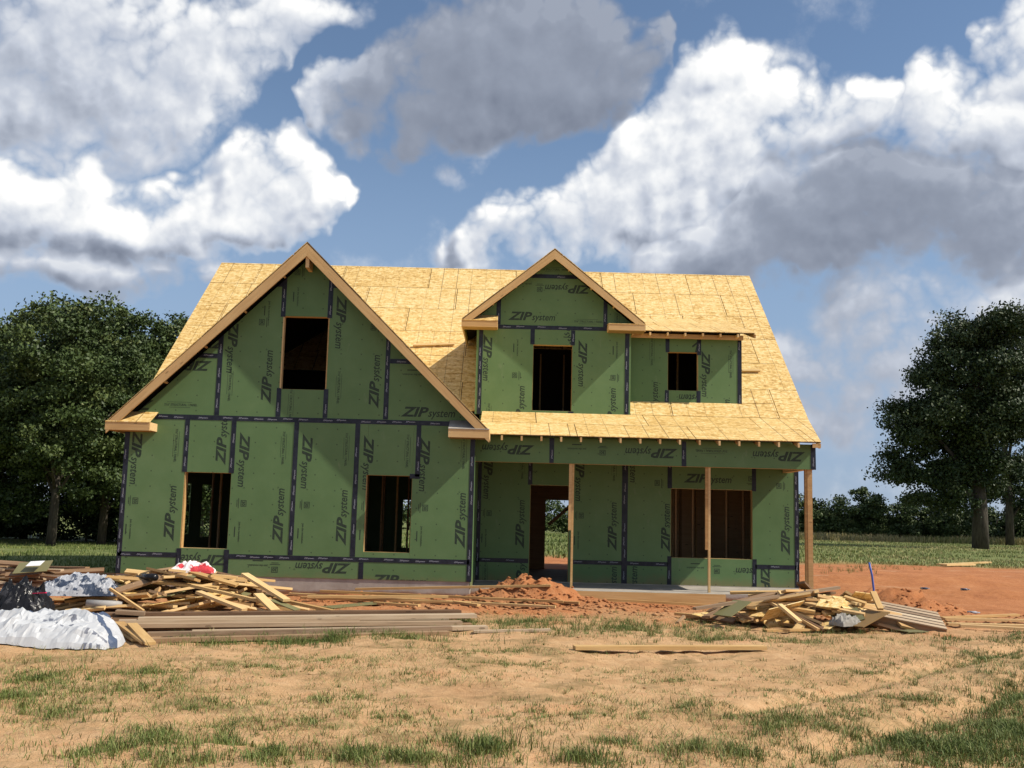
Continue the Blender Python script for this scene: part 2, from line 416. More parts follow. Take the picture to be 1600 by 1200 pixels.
TAPEW = fit(text_mesh('ZIPsystem', 1, .25, .01), .19, .035)
PRN = {'big': BIG, 'struct': STRUCT, 'join': JOIN, 'badge': BADGE}
# the print of a whole 4 x 9 ft sheet, u across and v up: (what, u, v, degrees)
SHEET = [('big', .13, 2.45, -90), ('big', 1.08, .26, 90), ('badge', .22, 1.1, -90), ('join', .19, .68, -90), ('struct', .98, 2.48, -90)]
def lettering(panel, polys, prints, yf, x0, z0, turn=0, ln=2.72, to3=None):
    for kind, u, v, a in prints:
        vs3, fs3 = [], []
        vs, fs = PRN[kind]; ca, sa = math.cos(R(a)), math.sin(R(a))
        pts = [(u + x*ca - y*sa, v + x*sa + y*ca) for x, y in vs]
        if turn == 180: pts = [(1.22-x, 2.74-y) for x, y in pts]
        elif turn == 90: pts = [(2.74-y, x) for x, y in pts]
        elif turn == -90: pts = [(y, 1.22-x) for x, y in pts]
        pts = [(x+x0, y+z0) for x, y in pts]
        bb = (min(p[0] for p in pts), max(p[0] for p in pts), min(p[1] for p in pts), max(p[1] for p in pts))
        for poly in polys:
            if bb[1] < min(p[0] for p in poly) or bb[0] > max(p[0] for p in poly) or bb[3] < min(p[1] for p in poly) or bb[2] > max(p[1] for p in poly): continue
            ar = sum(poly[i][0]*poly[(i+1) % len(poly)][1]-poly[(i+1) % len(poly)][0]*poly[i][1] for i in range(len(poly)))
            hps = []
            for i in range(len(poly)):
                p, q = poly[i], poly[(i+1) % len(poly)]; a_, b_ = (q[1]-p[1]), -(q[0]-p[0])
                if ar < 0: a_, b_ = -a_, -b_
                hps.append((a_, b_, a_*p[0]+b_*p[1]))
            for f in fs:
                c = clip([pts[i] for i in f], hps)
                if len(c) >= 3:
                    k = len(vs3); vs3 += [(x, yf, z) for x, z in c]; fs3.append(tuple(range(k, k+len(c))))
        if fs3: link({'big': 'lettering', 'badge': 'stamp', 'join': 'small_print', 'struct': 'grade_print'}[kind], mk(vs3, fs3), M_print, panel)
def wall_panel(rects, y, prints=None, x0=None, z0=None, turn=0, hps=()):
    polys = [clip(rectp(*r), hps) for r in rects]; polys = [p for p in polys if p]
    if not polys: return
    g = .0015
    sm = [[(px + (g if px < 0.5*(min(q[0] for q in p)+max(q[0] for q in p)) else -g), pz) for px, pz in p] for p in polys]
    jit = random.uniform(-.0015, .0015)
    me = prisms(sm, lambda u, v, d: (u, y - PT + d + jit, v), PT)
    o = link('wall_panel', me, M_zip, house)
    if prints is not None:
        xa = min(r[0] for r in rects) if x0 is None else x0; za = min(r[2] for r in rects) if z0 is None else z0
        lettering(o, polys, prints, y - PT + jit - .0012, xa, za, turn)
    return o
def tape(x0, x1, z0, z1, y, hps=(), pr=True):
    p = clip(rectp(x0, x1, z0, z1), hps)
    if not p: return
    yf = y - PT - .006
    wob = lambda: random.uniform(-.004, .004)
    p = [(a + wob(), b + wob()) for a, b in p]
    o = link('seam_tape', prisms([p], lambda u, v, d: (u, yf + d, v), .004), M_tape, house)
    if not pr: return
    hor = (x1-x0) > (z1-z0); L = (x1-x0) if hor else (z1-z0)
    vs3, fs3 = [], []; s = .05 + random.random()*.1
    lo0, hi0 = (min(a for a, b in p), max(a for a, b in p)) if hor else (min(b for a, b in p), max(b for a, b in p))
    s = lo0 + s
    while s < hi0 - .24:
        vs, fs = TAPEW; k = len(vs3); c = ((z0+z1) if hor else (x0+x1))/2 + random.uniform(-.012, .012)
        if random.random() < .8:
            for a, b in vs:
                vs3.append((s+a, yf-.001, c+b-.017) if hor else (c-b+.017, yf-.001, s+a))
            fs3 += [tuple(i+k for i in f) for f in fs]
        s += .19 + random.choice((.08, .12, .3))
    if fs3: link('tape_print', mk(vs3, fs3), M_tprint, o, kind='stuff')
TW = .095
def vt(x, z0, z1, y, hps=()): tape(x-TW/2, x+TW/2, z0, z1, y, hps)
def ht(x0, x1, z, y, hps=()): tape(x0, x1, z-TW/2, z+TW/2, y, hps)

# gable wall -----------------------------------------------------
GX0, GX1, GPX = -7.66, -.72, -4.16
GPZ = 6.91; GSL = .987
gh = [(-GSL, 1, GPZ-.20 - GSL*GPX), (GSL, 1, GPZ-.20 + GSL*GPX)]
Z0, Z1, Z2 = .27, .65, 3.37
wall_panel([(GX0,-6.45,Z1,Z2)], YG, SHEET)
wall_panel([(-6.45,-5.52,2.28,Z2)], YG, [('big', .80, .15, 90)], -6.45, 2.28)
wall_panel([(-5.52,-4.27,Z1,Z2)], YG, SHEET)
wall_panel([(-4.27,-3.05,Z1,Z2)], YG, SHEET)
wall_panel([(-3.05,-2.84,Z1,Z2),(-2.84,-1.93,2.31,Z2),(-2.84,-1.93,Z1,.80),(-1.93,-1.83,2.31,Z2)], YG, SHEET, -3.05, Z1)
wall_panel([(-1.93,GX1,Z1,2.31),(-1.83,GX1,2.31,Z2)], YG, SHEET, -1.93, Z1)
wall_panel([(GX0,-6.45,Z0,Z1)], YG, [('big', 2.2, 1.05, 180), ('struct', .2, .3, 90)], GX0, Z0)
wall_panel([(-6.45,-5.52,Z0,.79)], YG, [('big', .98, .40, 180)], -6.45, Z0)
wall_panel([(-5.52,-2.87,Z0,Z1)], YG, [('big', 2.45, .30, 180), ('badge', 1.02, .2, 180), ('join', .82, .25, 180)], -5.52, Z0)
wall_panel([(-2.87,GX1,Z0,Z1)], YG, [('big', .2, -.10, 0)], -2.87, Z0)
wall_panel([(GX0,-5.88,Z2,4.62)], YG, [('big', 1.62, 1.14, 180), ('struct', .72, .22, 0), ('big', .5, .32, 180)], GX0, Z2, 0, gh)
wall_panel([(GX0,-5.88,4.62,5.6)], YG, [('big', 1.9, .35, 180)], GX0, 4.62, 0, gh)
wall_panel([(-5.88,-4.66,Z2,6.12)], YG, [('big', .13, 2.0, -90), ('big', 1.06, .3, 90), ('badge', .85, 1.9, 90), ('join', .9, 2.4, -90), ('struct', .2, 1.0, -90)], -5.88, Z2, 0, gh)
wall_panel([(-5.88,-4.66,6.12,6.9)], YG, None, hps=gh)
wall_panel([(-4.66,-3.72,Z2,3.98)], YG, [('struct', .22, .62, -90)], -4.66, Z2, 0, gh)
wall_panel([(-4.66,-3.72,5.47,6.9)], YG, [('badge', .3, .85, 90), ('join', .25, .6, -90)], -4.66, 5.47, 0, gh)
wall_panel([(-3.72,-2.51,Z2,6.12)], YG, [('big', .13, 2.55, -90), ('big', 1.06, .26, 90), ('badge', .95, 1.85, 90), ('struct', .22, 1.0, -90)], -3.72, Z2, 0, gh)
wall_panel([(-3.72,-2.51,6.12,6.9)], YG, None, hps=gh)
wall_panel([(-2.51,GX1,Z2,4.60)], YG, [('big', .30, .12, 0), ('join', .7, 1.0, 180)], -2.51, Z2, 0, gh)
wall_panel([(-2.51,GX1,4.60,5.6)], YG, None, hps=gh)
ht(GX0+.55, GX1-.5, Z2, YG); ht(GX0, -6.5, Z1, YG); ht(-5.47, GX1-.04, Z1, YG)
vt(-6.45, 2.28, Z2-.048, YG); vt(-5.52, 2.28, Z2-.048, YG); vt(-6.46, Z0, .78, YG); vt(-5.52, Z0, .78, YG)
vt(-4.27, Z1+.05, Z2-.048, YG); vt(-3.05, Z1+.05, Z2-.048, YG); vt(-1.83, 2.30, Z2-.048, YG); tape(-1.98, -1.79, 2.26, 2.35, YG); vt(-2.87, Z0, Z1-.05, YG)
vt(GX1-.03, Z0, 3.09, YG); vt(GX0+.03, Z0, 3.09, YG)
vt(-5.88, Z2+.05, 5.4, YG, gh); vt(-4.66, 5.45, 6.6, YG, gh); vt(-3.72, 5.45, 6.6, YG, gh); vt(-4.66, Z2+.05, 4.0, YG); vt(-3.72, Z2+.05, 4.0, YG)
vt(-2.51, Z2+.05, 5.4, YG, gh)
ht(-5.4, -4.71, 6.12, YG, gh); ht(-3.67, -3.0, 6.12, YG, gh); ht(-7, -5.93, 4.62, YG, gh); ht(-2.46, -1.5, 4.60, YG, gh)
# dormer wall ----------------------------------------------------
DX0, DX1, DPX, DPZ, DSL = -.84, 2.72, .91, 7.68, .81
dh = [(-DSL, 1, DPZ-.16 - DSL*DPX), (DSL, 1, DPZ-.16 + DSL*DPX)]
DB, DM = 3.86, 5.90
wall_panel([(DX0,.47,DB,DM)], YW, [('big', .16, 1.86, -90), ('big', 1.14, -.42, 90), ('badge', .95, .85, 90), ('join', .92, 1.75, -90), ('struct', .3, .25, -90)], DX0, DB)
wall_panel([(.47,1.37,5.50,DM)], YW, [('big', .42, .75, -60)], .47, 5.5)
wall_panel([(.47,1.37,DB,3.97)], YW, None)
wall_panel([(1.37,DX1,DB,DM)], YW, [('big', .14, 1.78, -90), ('big', 1.02, -.42, 90), ('badge', 1.0, .85, 90), ('join', 1.0, 1.75, -90)], 1.37, DB)
wall_panel([(-.35,2.12,DM,7.11)], YW, [('big', .22, .16, 0), ('big', 2.15, 1.02, 180), ('badge', 1.0, .95, 180), ('join', .75, 1.05, 180), ('struct', 1.75, .14, 0)], -.35, DM, 0, dh)
wall_panel([(-.4,2.2,7.11,7.7)], YW, [('struct', .95, .14, 0)], -.35, 7.11, 0, dh)
wall_panel([(DX0,-.35,DM,6.9)], YW, [('big', -.55, .1, 0)], DX0, DM, 0, dh)
wall_panel([(2.12,DX1,DM,6.9)], YW, [('struct', .25, .5, -90)], 2.12, DM, 0, dh)
ht(-.35, 2.17, DM, YW); vt(-.35, DM+.05, 6.8, YW, dh); vt(2.12, DM+.05, 6.8, YW, dh); ht(.0, 1.9, 7.11, YW, dh)
vt(-.74, DB, DM-.05, YW); vt(.45, 5.5, DM-.05, YW); vt(1.38, 5.5, DM-.05, YW); vt(DX1-.09, DB, DM-.03, YW); tape(1.30, 1.42, DB, 3.97, YW)
# shed dormer wall -----------------------------------------------
SX1 = 5.34; SB, ST = 4.25, 5.86
wall_panel([(DX1,3.64,SB,ST)], YS, [('struct', .52, 1.55, -90), ('big', .70, -.58, 90)], DX1, SB)
wall_panel([(3.64,4.35,5.48,ST)], YS, [('big', .62, -.06, 40)], 3.64, 5.48)
wall_panel([(3.64,4.35,SB,4.57)], YS, [('big', 1.35, .24, 180)], 3.64, SB)
wall_panel([(4.35,SX1,SB,ST)], YS, [('big', .08, 1.28, -90), ('struct', .74, 1.3, -90), ('big', .75, -.95, 90)], 4.35, SB)
vt(3.63, 5.47, ST, YS); vt(4.37, 5.42, ST, YS); vt(3.62, SB, 4.57, YS); vt(4.36, SB, 4.57, YS); vt(SX1-.02, SB, ST, YS)
# porch wall -----------------------------------------------------
PB, PM, PTOP, MX1 = .13, .58, 3.32, 6.53
wall_panel([(GX1,.48,PM,PTOP)], YW, SHEET)
wall_panel([(.48,1.36,2.28,PTOP)], YW, [('struct', .12, .32, 180)], .48, 2.28)
wall_panel([(1.36,2.62,PM,PTOP)], YW, SHEET)
wall_panel([(2.62,3.66,PM,PTOP)], YW, [('big', 1.02, .26, 90), ('badge', .78, 1.75, 90), ('big', .1, 2.9, -90)])
wall_panel([(3.66,5.50,2.28,PTOP)], YW, [('big', .28, .14, 0), ('badge', 1.75, .2, 0)], 3.66, 2.28)
wall_panel([(3.66,5.50,PB,.73)], YW, [('join', .75, .42, 180), ('badge', 1.1, .38, 180), ('big', 2.55, .42, 180)], 3.66, PB)
wall_panel([(5.50,MX1,PM,PTOP)], YW, [('big', .84, .26, 90), ('badge', .66, 1.75, 90)])
wall_panel([(GX1,.48,PB,PM)], YW, [('big', 1.12, -.32, 90), ('struct', .2, .4, -90)], GX1, PB)
wall_panel([(1.36,2.62,PB,PM)], YW, [('big', 1.1, -.72, 90)], 1.36, PB)
wall_panel([(2.62,3.66,PB,PM)], YW, [('big', .3, -.7, 90)], 2.62, PB)
wall_panel([(5.50,MX1,PB,PM)], YW, [('big', .18, .5, -90)], 5.5, PB)
for a, b in ((GX1, 3.66), (3.66, MX1)): wall_panel([(a,b,PTOP,3.84)], YW, None)
ht(GX1, .46, PM, YW); ht(1.40, 2.56, PM, YW); ht(2.68, 3.60, PM, YW); ht(5.56, MX1, PM, YW)
vt(.47, 2.28, PTOP, YW); tape(2.55, 2.68, PB, PTOP, YW); vt(3.63, 2.28, PTOP, YW); vt(3.63, PB, .76, YW); vt(5.54, 2.26, PTOP, YW); vt(5.54, PB, .74, YW); vt(MX1-.03, PB, PTOP, YW); vt(GX1+.04, PB, PTOP, YW)
# porch beam -----------------------------------------------------
BX1, BZ0, BZ1 = 6.33, 2.68, 3.2
for a, b, pr in ((GX1, .86, [('big', 1.22, .36, 180)]), (.86, 3.61, [('join', .72, .34, 180), ('badge', 1.12, .3, 180), ('big', 2.62, .36, 180)]), (3.61, BX1, [('struct', .9, .36, 180), ('big', 2.52, .36, 180)])):
    wall_panel([(a,b,BZ0,BZ1)], YB, pr, a, BZ0)
vt(.86, BZ0, BZ1, YB); vt(3.61, BZ0, BZ1, YB); vt(BX1-.03, BZ0, BZ1, YB)
box('porch_beam', (GX1, BX1-.004, YB+.001, YB+.13, BZ0-.002, BZ1), M_frame, house)
box('beam_back_panel', (GX1, BX1, YB+.131, YB+.143, BZ0, BZ1), M_zip, house)
box('beam_end_panel', (BX1-.003, BX1+.009, YB-.01, YB+.13, BZ0, BZ1), M_zip, house)
box('porch_header', (BX1-.14, BX1-.004, YB+.145, YW-.02, BZ0+.01, BZ1), M_frame, house)
# side, rear and inner walls -------------------------------------
def side_wall(name, x, y0, y1, z0, z1, cuts=(), hps=(), m=None, t=PT):
    rs = [(y0, y1, z0, z1)]
    for c in cuts: rs = [q for r in rs for q in sub_rect(r, c)]
    polys = [clip(rectp(*r), hps) for r in rs]; polys = [p for p in polys if p]
    return link(name, prisms(polys, lambda u, v, d: (x + d, u, v), t), m or M_zip, house)
side_wall('side_wall', GX0, YG, YW, Z0, 3.2)
side_wall('side_wall', GX1-PT, YG, YW, PB, 3.2)
tape_o = box('corner_tape', (GX1, GX1+.004, YG-.012, YG+.09, Z0, 3.08), M_tape, house)
mh = [(-MS, 1, KZ-.06 - MS*YW), (MS, 1, RZ-.06 + MS*RY)]
side_wall('side_wall', -8.2, YW, 34.6, Z0, 8.6, [(26.1, 26.5, .9, 2.2), (27.5, 28.4, .8, 2.2)], mh)
yy_ = YW
while yy_ < 34.5:
    y2 = min(34.6, yy_ + 1.22); side_wall('side_wall', MX1-PT, yy_ + .002, y2 - .002, PB, 8.6, (), mh); yy_ = y2
def back_wall(name, y, x0, x1, z0, z1, cuts=(), m=None, t=PT):
    rs = [(x0, x1, z0, z1)]
    for c in cuts: rs = [q for r in rs for q in sub_rect(r, c)]
    return link(name, prisms([rectp(*r) for r in rs], lambda u, v, d: (u, y + d, v), t), m or M_zip, house)
back_wall('rear_wall', 34.6, -8.2, .2, PB, 3.9, [(-3.55, -2.2, .42, 2.0)])
back_wall('rear_wall', 34.6, 3.4, MX1, PB, 3.9)
back_wall('rear_porch_wall', 28.7, .2, 3.4, PB, 3.2, [(1.02, 1.93, PB-.1, 2.03)], M_stud)
side_wall('partition', .2, 28.7, 34.6, PB, 3.2, m=M_stud); side_wall('partition', 3.4, 28.7, 34.6, PB, 3.2, m=M_stud)
back_wall('ceiling_deck_edge', 28.69, -8.1, 6.5, 3.2, 3.4, m=M_stud)
box('upper_floor', (-8.15, MX1-.03, YW+.16, 34.55, 3.2, 3.38), M_stud, house)
box('upper_floor', (GX0+.03, GX1-.03, YG+.16, YW+.15, 3.25, 3.40), M_stud, house)
side_wall('partition', -1.0, 24.2, 34.5, PB, 3.19, [(29.5, 31, 0, 2.1)], m=M_stud)
back_wall('partition', 27.3, 3.2, 6.4, PB, 3.19, m=M_stud)
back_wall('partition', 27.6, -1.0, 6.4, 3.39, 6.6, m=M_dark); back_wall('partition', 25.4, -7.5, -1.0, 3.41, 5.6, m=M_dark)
def studs(y, x0, x1, z0, z1, sp=.4064, skip=()):
    x = x0
    while x < x1:
        if not any(a < x < b for a, b in skip): box('stud', (x, x+.038, y, y+.089, z0, z1), M_pine if random.random() < .3 else M_stud, house)
        x += sp
studs(22.9, -3.5, -1.9, PB, 3.2, .33); studs(22.4, -6.3, -5.7, PB, 3.2, .45); studs(24.9, 3.2, 6.3, PB, 3.18, .4064); studs(25.6, -7.4, -1.2, PB, 3.18, .61, [(-5.1, -3.9)]); studs(27.18, 3.3, 6.4, PB, 3.18)
studs(26.0, 3.0, 5.3, 3.39, 5.9, .61); studs(26.6, -.5, 2.6, 3.39, 5.8, .61)
# slab -----------------------------------------------------------
box('slab', (GX0-.01, GX1-.01, YG+.004, YW, -.35, Z0), M_conc, house)
box('slab', (-8.22, MX1+.01, YW-.02, 28.69, -.35, PB), M_conc, house)
box('slab', (GX1-.005, BX1+.16, 20.98, YW-.022, -.35, PB-.015), M_conc, house)
box('slab', (-8.22, .22, 28.692, 34.63, -.35, PB), M_conc, house)
box('slab', (3.38, MX1+.01, 28.692, 34.63, -.35, PB), M_conc, house)
box('form_board', (GX1+.3, 4.4, 20.93, 20.97, -.12, PB-.02), M_pine, house)
# window bucks ----------------------------------------------------
def opening(x0, x1, z0, z1, y, sill=True, m=M_pine):
    t = .038; d = .14
    box('jamb', (x0-t+.005, x0+.005, y+.002, y+d, z0, z1), m, house); box('jamb', (x1-.005, x1+t-.005, y+.002, y+d, z0, z1), m, house)
    box('header', (x0+.0055, x1-.0055, y+.002, y+d, z1-.004, z1+.1), m, house)
    if sill: box('sill', (x0+.0055, x1-.0055, y+.002, y+d, z0-t+.005, z0+.005), m, house)
opening(-6.43, -5.52, .79, 2.28, YG); opening(-2.84, -1.93, .80, 2.31, YG); opening(-4.64, -3.74, 3.98, 5.47, YG)
opening(.47, 1.37, 3.97, 5.5, YW); opening(3.64, 4.35, 4.57, 5.48, YS); opening(3.66, 5.5, .73, 2.28, YW); opening(.48, 1.36, PB, 2.28, YW, False)
bm_ = mk([(0,0,0)]*0, []) if False else None
def beam(name, p, q, wd, ht_, m, parent=None, up=(0, 0, 1), **props):     # a bar from p to q, local x along its length
    p, q = Vector(p), Vector(q); d = q-p; L = d.length; x = d/L
    u = Vector(up); y = u.cross(x)
    if y.length < 1e-4: y = Vector((0,1,0)).cross(x)
    y.normalize(); z = x.cross(y)
    me = boxes([(-L/2, L/2, -wd/2, wd/2, -ht_/2, ht_/2)])
    o = link(name, me, m, parent, **props)
    M4 = Matrix((x, y, z)).transposed().to_4x4(); M4.translation = (p+q)/2
    if parent is not None: o.matrix_parent_inverse = Matrix.Translation(-parent.location)
    o.matrix_basis = M4
    return o
beam('brace', (1.1, 28.4, 1.35), (2.0, 28.4, 2.15), .04, .09, M_stud, house)
# porch props ------------------------------------------------------
x1p, _ = U(893, 800, YB); x2p, _ = U(1108, 800, YB); x3p, _ = U(1263, 800, YB)
box('post', (x1p, x1p+.045, YB+.02, YB+.11, PB-.03, BZ0-.003), M_pine, house); box('post', (x1p-.062, x1p-.002, YB+.02, YB+.06, .98+.33, BZ0-.003), M_frame, house)
box('post', (x2p-.01, x2p+.033, YB+.02, YB+.11, PB-.16, BZ0-.003), M_pine, house); box('post', (x2p-.075, x2p-.012, YB+.02, YB+.06, .98, BZ0-.003), M_pine, house)
box('post', (x3p-.005, x3p+.095, YB+.02, YB+.13, PB-.05, BZ0-.003), M_frame, house); box('post', (x3p-.05, x3p-.007, YB+.03, YB+.12, .25, BZ0-.003), M_pine, house)
# roofs ------------------------------------------------------------
def roof(name, O, uax, sax, u0, u1, s1, rows=None, cuts=(), hps=(), sheet=2.44, gap=.016, under=True, s0=0.0, flip=1, tops=None):
    O, uax, sax = Vector(O), Vector(uax).normalized(), Vector(sax).normalized(); n = uax.cross(sax)*flip
    row = 0; s = s0
    full = []
    while s < s1 - .02:
        e = min(s1, s + 1.22); u = u0 - (1.22 if row % 2 else 0) - random.choice((0, .4))
        while u < u1:
            r = (max(u, u0), min(u + sheet, u1), s, e)
            if r[1] - r[0] > .03: full.append(r)
            u += sheet
        s = e; row += 1
    for r in full:
        rs = [r]
        for c in cuts: rs = [q for t in rs for q in sub_rect(t, c)]
        polys = [clip(rectp(q[0]+gap/2, q[1]-gap/2, q[2]+gap/2, q[3]-gap/2), hps) for q in rs if q[1]-q[0] > .05 and q[3]-q[2] > .03]
        polys = [p for p in polys if p]
        if not polys: continue
        lift = random.uniform(0, .004)
        me = prisms(polys, lambda a, b, d: tuple(O + uax*a + sax*b + n*(lift - d)), .014)
        uvl = me.uv_layers.new(name='UVMap')
        inv = [(float((me.vertices[l.vertex_index].co - O).dot(uax)), float((me.vertices[l.vertex_index].co - O).dot(sax))) for l in me.loops]
        uvl.data.foreach_set('uv', np.array(inv, np.float32).ravel())
        link(name, me, M_osb, house)
    if under:
        rs = [(u0+.02, u1-.02, s0+.02, s1)]
        for c in cuts: rs = [q for t in rs for q in sub_rect(t, c)]
        polys = [p for p in (clip(rectp(*q), hps) for q in rs) if p]
        link('joint_dark_sheet', prisms(polys, lambda a, b, d: tuple(O + uax*a + sax*b - n*(d + .017)), .012), M_dark, house)  # dark sheet added below the sheathing to blacken its joints and block light leaks
MX0, MXR = -8.5, 6.8
c_ = math.hypot(RY-YW, RZ-KZ); cosm = (RY-YW)/c_
s_shed = (YS-YW)/cosm + .02
roof('roof_sheet', (0, YW, KZ), (1,0,0), (0, RY-YW, RZ-KZ), MX0, MXR, c_, cuts=[(DX0+.02, DX1, -.1, 2.9), (DX1-.01, SX1, s_shed, 2.9), (-6.0, -2.3, -.1, 1.6)])
roof('roof_sheet', (0, 34.7+.4, KZ-.33), (-1,0,0), (0, RY-34.7-.4, RZ-KZ+.33), -MXR, -MX0, math.hypot(6.1, RZ-KZ+.33))
# porch roof: a flatter apron
PE_Y, PE_Z = 20.98, 3.235
pl = math.hypot(YW-PE_Y, KZ-PE_Z)
roof('porch_roof_sheet', (0, PE_Y, PE_Z), (1,0,0), (0, YW-PE_Y, KZ-PE_Z), GX1+.05, MXR, pl - .006, hps=[(1, -.42/pl, 6.37)])
xk = -.2
while xk < 6.3:
    yy0, yy1 = PE_Y+.004, YB+.16
    zz = lambda y: PE_Z + (y-PE_Y)*(KZ-PE_Z)/(YW-PE_Y) - .033
    vs = [(xk, yy0, zz(yy0)-.092), (xk+.04, yy0, zz(yy0)-.092), (xk+.04, yy1, zz(yy1)-.11), (xk, yy1, zz(yy1)-.11), (xk, yy0, zz(yy0)), (xk+.04, yy0, zz(yy0)), (xk+.04, yy1, zz(yy1)), (xk, yy1, zz(yy1))]
    link('rafter_tail', mk(vs, BOXF), M_frame, house); xk += .4064
beam('barge_rafter', (6.34, PE_Y+.01, PE_Z-.085), (MXR-.03, YW, KZ-.085), .04, .1, M_frame, house)
beam('barge_rafter', (MXR-.03, YW, KZ-.085), (MXR-.03, RY, RZ-.085), .04, .1, M_frame, house)
box('fascia_end', (6.2, 6.37, PE_Y+.002, PE_Y+.04, PE_Z-.12, PE_Z-.035), M_frame, house)
# front gable roof and its rakes
def gable_roof(px, pz, sl, half, yf, yb, name):
    L = half*math.hypot(1, sl)
    for sg in (-1, 1):
        ux = (0, 1, 0); sx = (-sg, 0, sl)
        O = (px + sg*half, yf, pz - half*sl)
        roof(name, O, ux, sx, 0, yb-yf, L, flip=(1 if Vector(ux).cross(Vector(sx)).z > 0 else -1), under=True)
def rakes(px, pz, sl, half, yf, wd=.185, t=.038):
    for sg in (-1, 1):
        zt = lambda x, dn: pz - abs(x-px)*sl - dn
        k = wd*math.hypot(1, sl)
        xe = px + sg*half
        poly = [(px, zt(px, .035)), (xe, zt(xe, .035)), (xe, zt(xe, .035+k*.78)), (px, zt(px, .035+k))]
        me = prisms([poly], lambda u, v, d: (u, d, v), t)
        # local x along the slope so the grain follows the board
        ang = math.atan2(-sl*sg, 1)
        Mr = Matrix.Translation((px, yf, pz)) @ Matrix.Rotation(-ang, 4, 'Y')
        me.transform(Matrix.Translation((0, yf, 0))); me.transform(Mr.inverted())
        o = link('rake_board', me, M_frame, house); o.matrix_parent_inverse = Matrix.Translation(-house.location); o.matrix_basis = Mr
def lookouts(px, pz, sl, half, yf, yw, n):
    for sg in (-1, 1):
        for i in range(n):
            f = (i+.7)/n*half; x = px + sg*f; z = pz - f*sl - .11
            o = beam('lookout', (x, yf+.04, z), (x, yw+.0-.014, z), .04, .085, M_frame, house, up=(sg*sl, 0, 1))
GH = 3.74; GYF = 19.95
gable_roof(GPX, GPZ, GSL, GH, GYF-.012, 26.6, 'gable_roof_sheet'); rakes(GPX, GPZ, GSL, GH, GYF); lookouts(GPX, GPZ, GSL, GH, GYF, YG, 5)
box('ridge_board', (GPX-.02, GPX+.05, GYF+.04, YG-.014, GPZ-.52, GPZ-.2), M_frame, house)
DH, DYF = 2.09, 22.88
gable_roof(DPX, DPZ, DSL, DH, DYF-.012, 27.6, 'dormer_roof_sheet'); rakes(DPX, DPZ, DSL, DH, DYF, .165); lookouts(DPX, DPZ, DSL, DH, DYF, YW, 4)
# eave returns
def eave_return(x0, x1, zf, zh, yf, yw, rise, low, m_top):
    # a boxed return: front fascia, end board, little sloping lid, soffit
    box('return_fascia', (x0, x1, yf, yf+.038, zf, zf+zh), M_frame, house)
    inner, outer = (x1, x0) if low < 0 else (x0, x1)
    box('return_end', (min(inner, inner-.038*(-low)), max(inner, inner-.038*(-low)), yf+.0385, yw-.013, zf+.01, zf+zh) if low > 0 else (inner-.038, inner, yf+.0385, yw-.013, zf+.01, zf+zh), M_frame, house)
    lid = [(x0, yf-.01, zf+zh+.004), (x1, yf-.01, zf+zh+.004), (inner, yw-.013, zf+zh+rise), (outer - (outer-inner)*.35, yw-.013, zf+zh+rise)]
    if low > 0: lid[2], lid[3] = (outer - (outer-inner)*.35, yw-.013, zf+zh+rise), (inner, yw-.013, zf+zh+rise)
    me = mk(lid + [(a, b, c-.014) for a, b, c in lid], BOXF)
    uvl = me.uv_layers.new(name='UVMap'); uvl.data.foreach_set('uv', np.array([(me.vertices[l.vertex_index].co.x, me.vertices[l.vertex_index].co.y) for l in me.loops], np.float32).ravel())
    link('return_lid', me, m_top, house)
    box('return_soffit', (x0+.02, x1-.02, yf+.04, yw-.013, zf-.0, zf+.012), M_osb, house)
eave_return(-7.92, -7.05, 3.05, .165, GYF-.002, YG, .24, -1, M_osb)
eave_return(-1.22, -.42, 3.07, .17, GYF-.002, YG, .2, 1, M_conc)
eave_return(-1.18, -.36, 5.81, .15, DYF-.002, YW, .2, -1, M_osb)
eave_return(2.16, 3.0, 5.81, .15, DYF-.002, YW, .05, 1, M_osb)
for gx, yf, yb, gz in ((-7.9, GYF+.04, 23.2, 3.05), (-.44, GYF+.04, 21.1, 3.07), (-1.16, DYF+.04, 25.6, 5.82), (2.98, DYF+.04, 25.6, 5.82)):
    box('eave_fascia', (gx-.019, gx+.019, yf, yb, gz, gz+.16), M_frame, house)
# shed dormer roof
SE_Y, SE_Z = 23.30, 5.90
sy_end = 26.85; sz_end = KZ + MS*(sy_end-YW) + .02
roof('shed_roof_sheet', (0, SE_Y, SE_Z), (1,0,0), (0, sy_end-SE_Y, sz_end-SE_Z), DX1-.4, 5.60, math.hypot(sy_end-SE_Y, sz_end-SE_Z))
xk = DX1+.02
while xk < 5.3:
    box('rafter_tail', (xk, xk+.04, SE_Y+.01, YS-.013, SE_Z-.105, SE_Z-.035), M_frame, house); xk += .4064
box('shed_fascia', (DX1, 5.36, SE_Y+.2, SE_Y+.235, SE_Z-.14, SE_Z-.036), M_frame, house)
beam('barge_rafter', (5.58, SE_Y, SE_Z-.08), (5.58, sy_end-1.2, SE_Z-.08+(sz_end-SE_Z)*.66), .04, .085, M_frame, house)
side_wall('dormer_cheek', DX0, YW, 27.8, KZ, 6.1, hps=[(-MS, 1, 99), (MS*1.0, -1, MS*YW-KZ)])
side_wall('dormer_cheek', SX1-PT, YS, 26.8, KZ, 6.9, hps=[(MS, -1, MS*YW-KZ), (-(sz_end-SE_Z)/(sy_end-SE_Y), 1, SE_Z-.05-SE_Y*(sz_end-SE_Z)/(sy_end-SE_Y))])
side_wall('dormer_cheek', DX1-PT, YW, YS, KZ, 5.9)
def on_roof(x, y): return Vector((x, y, KZ + MS*(y-YW) + .03))
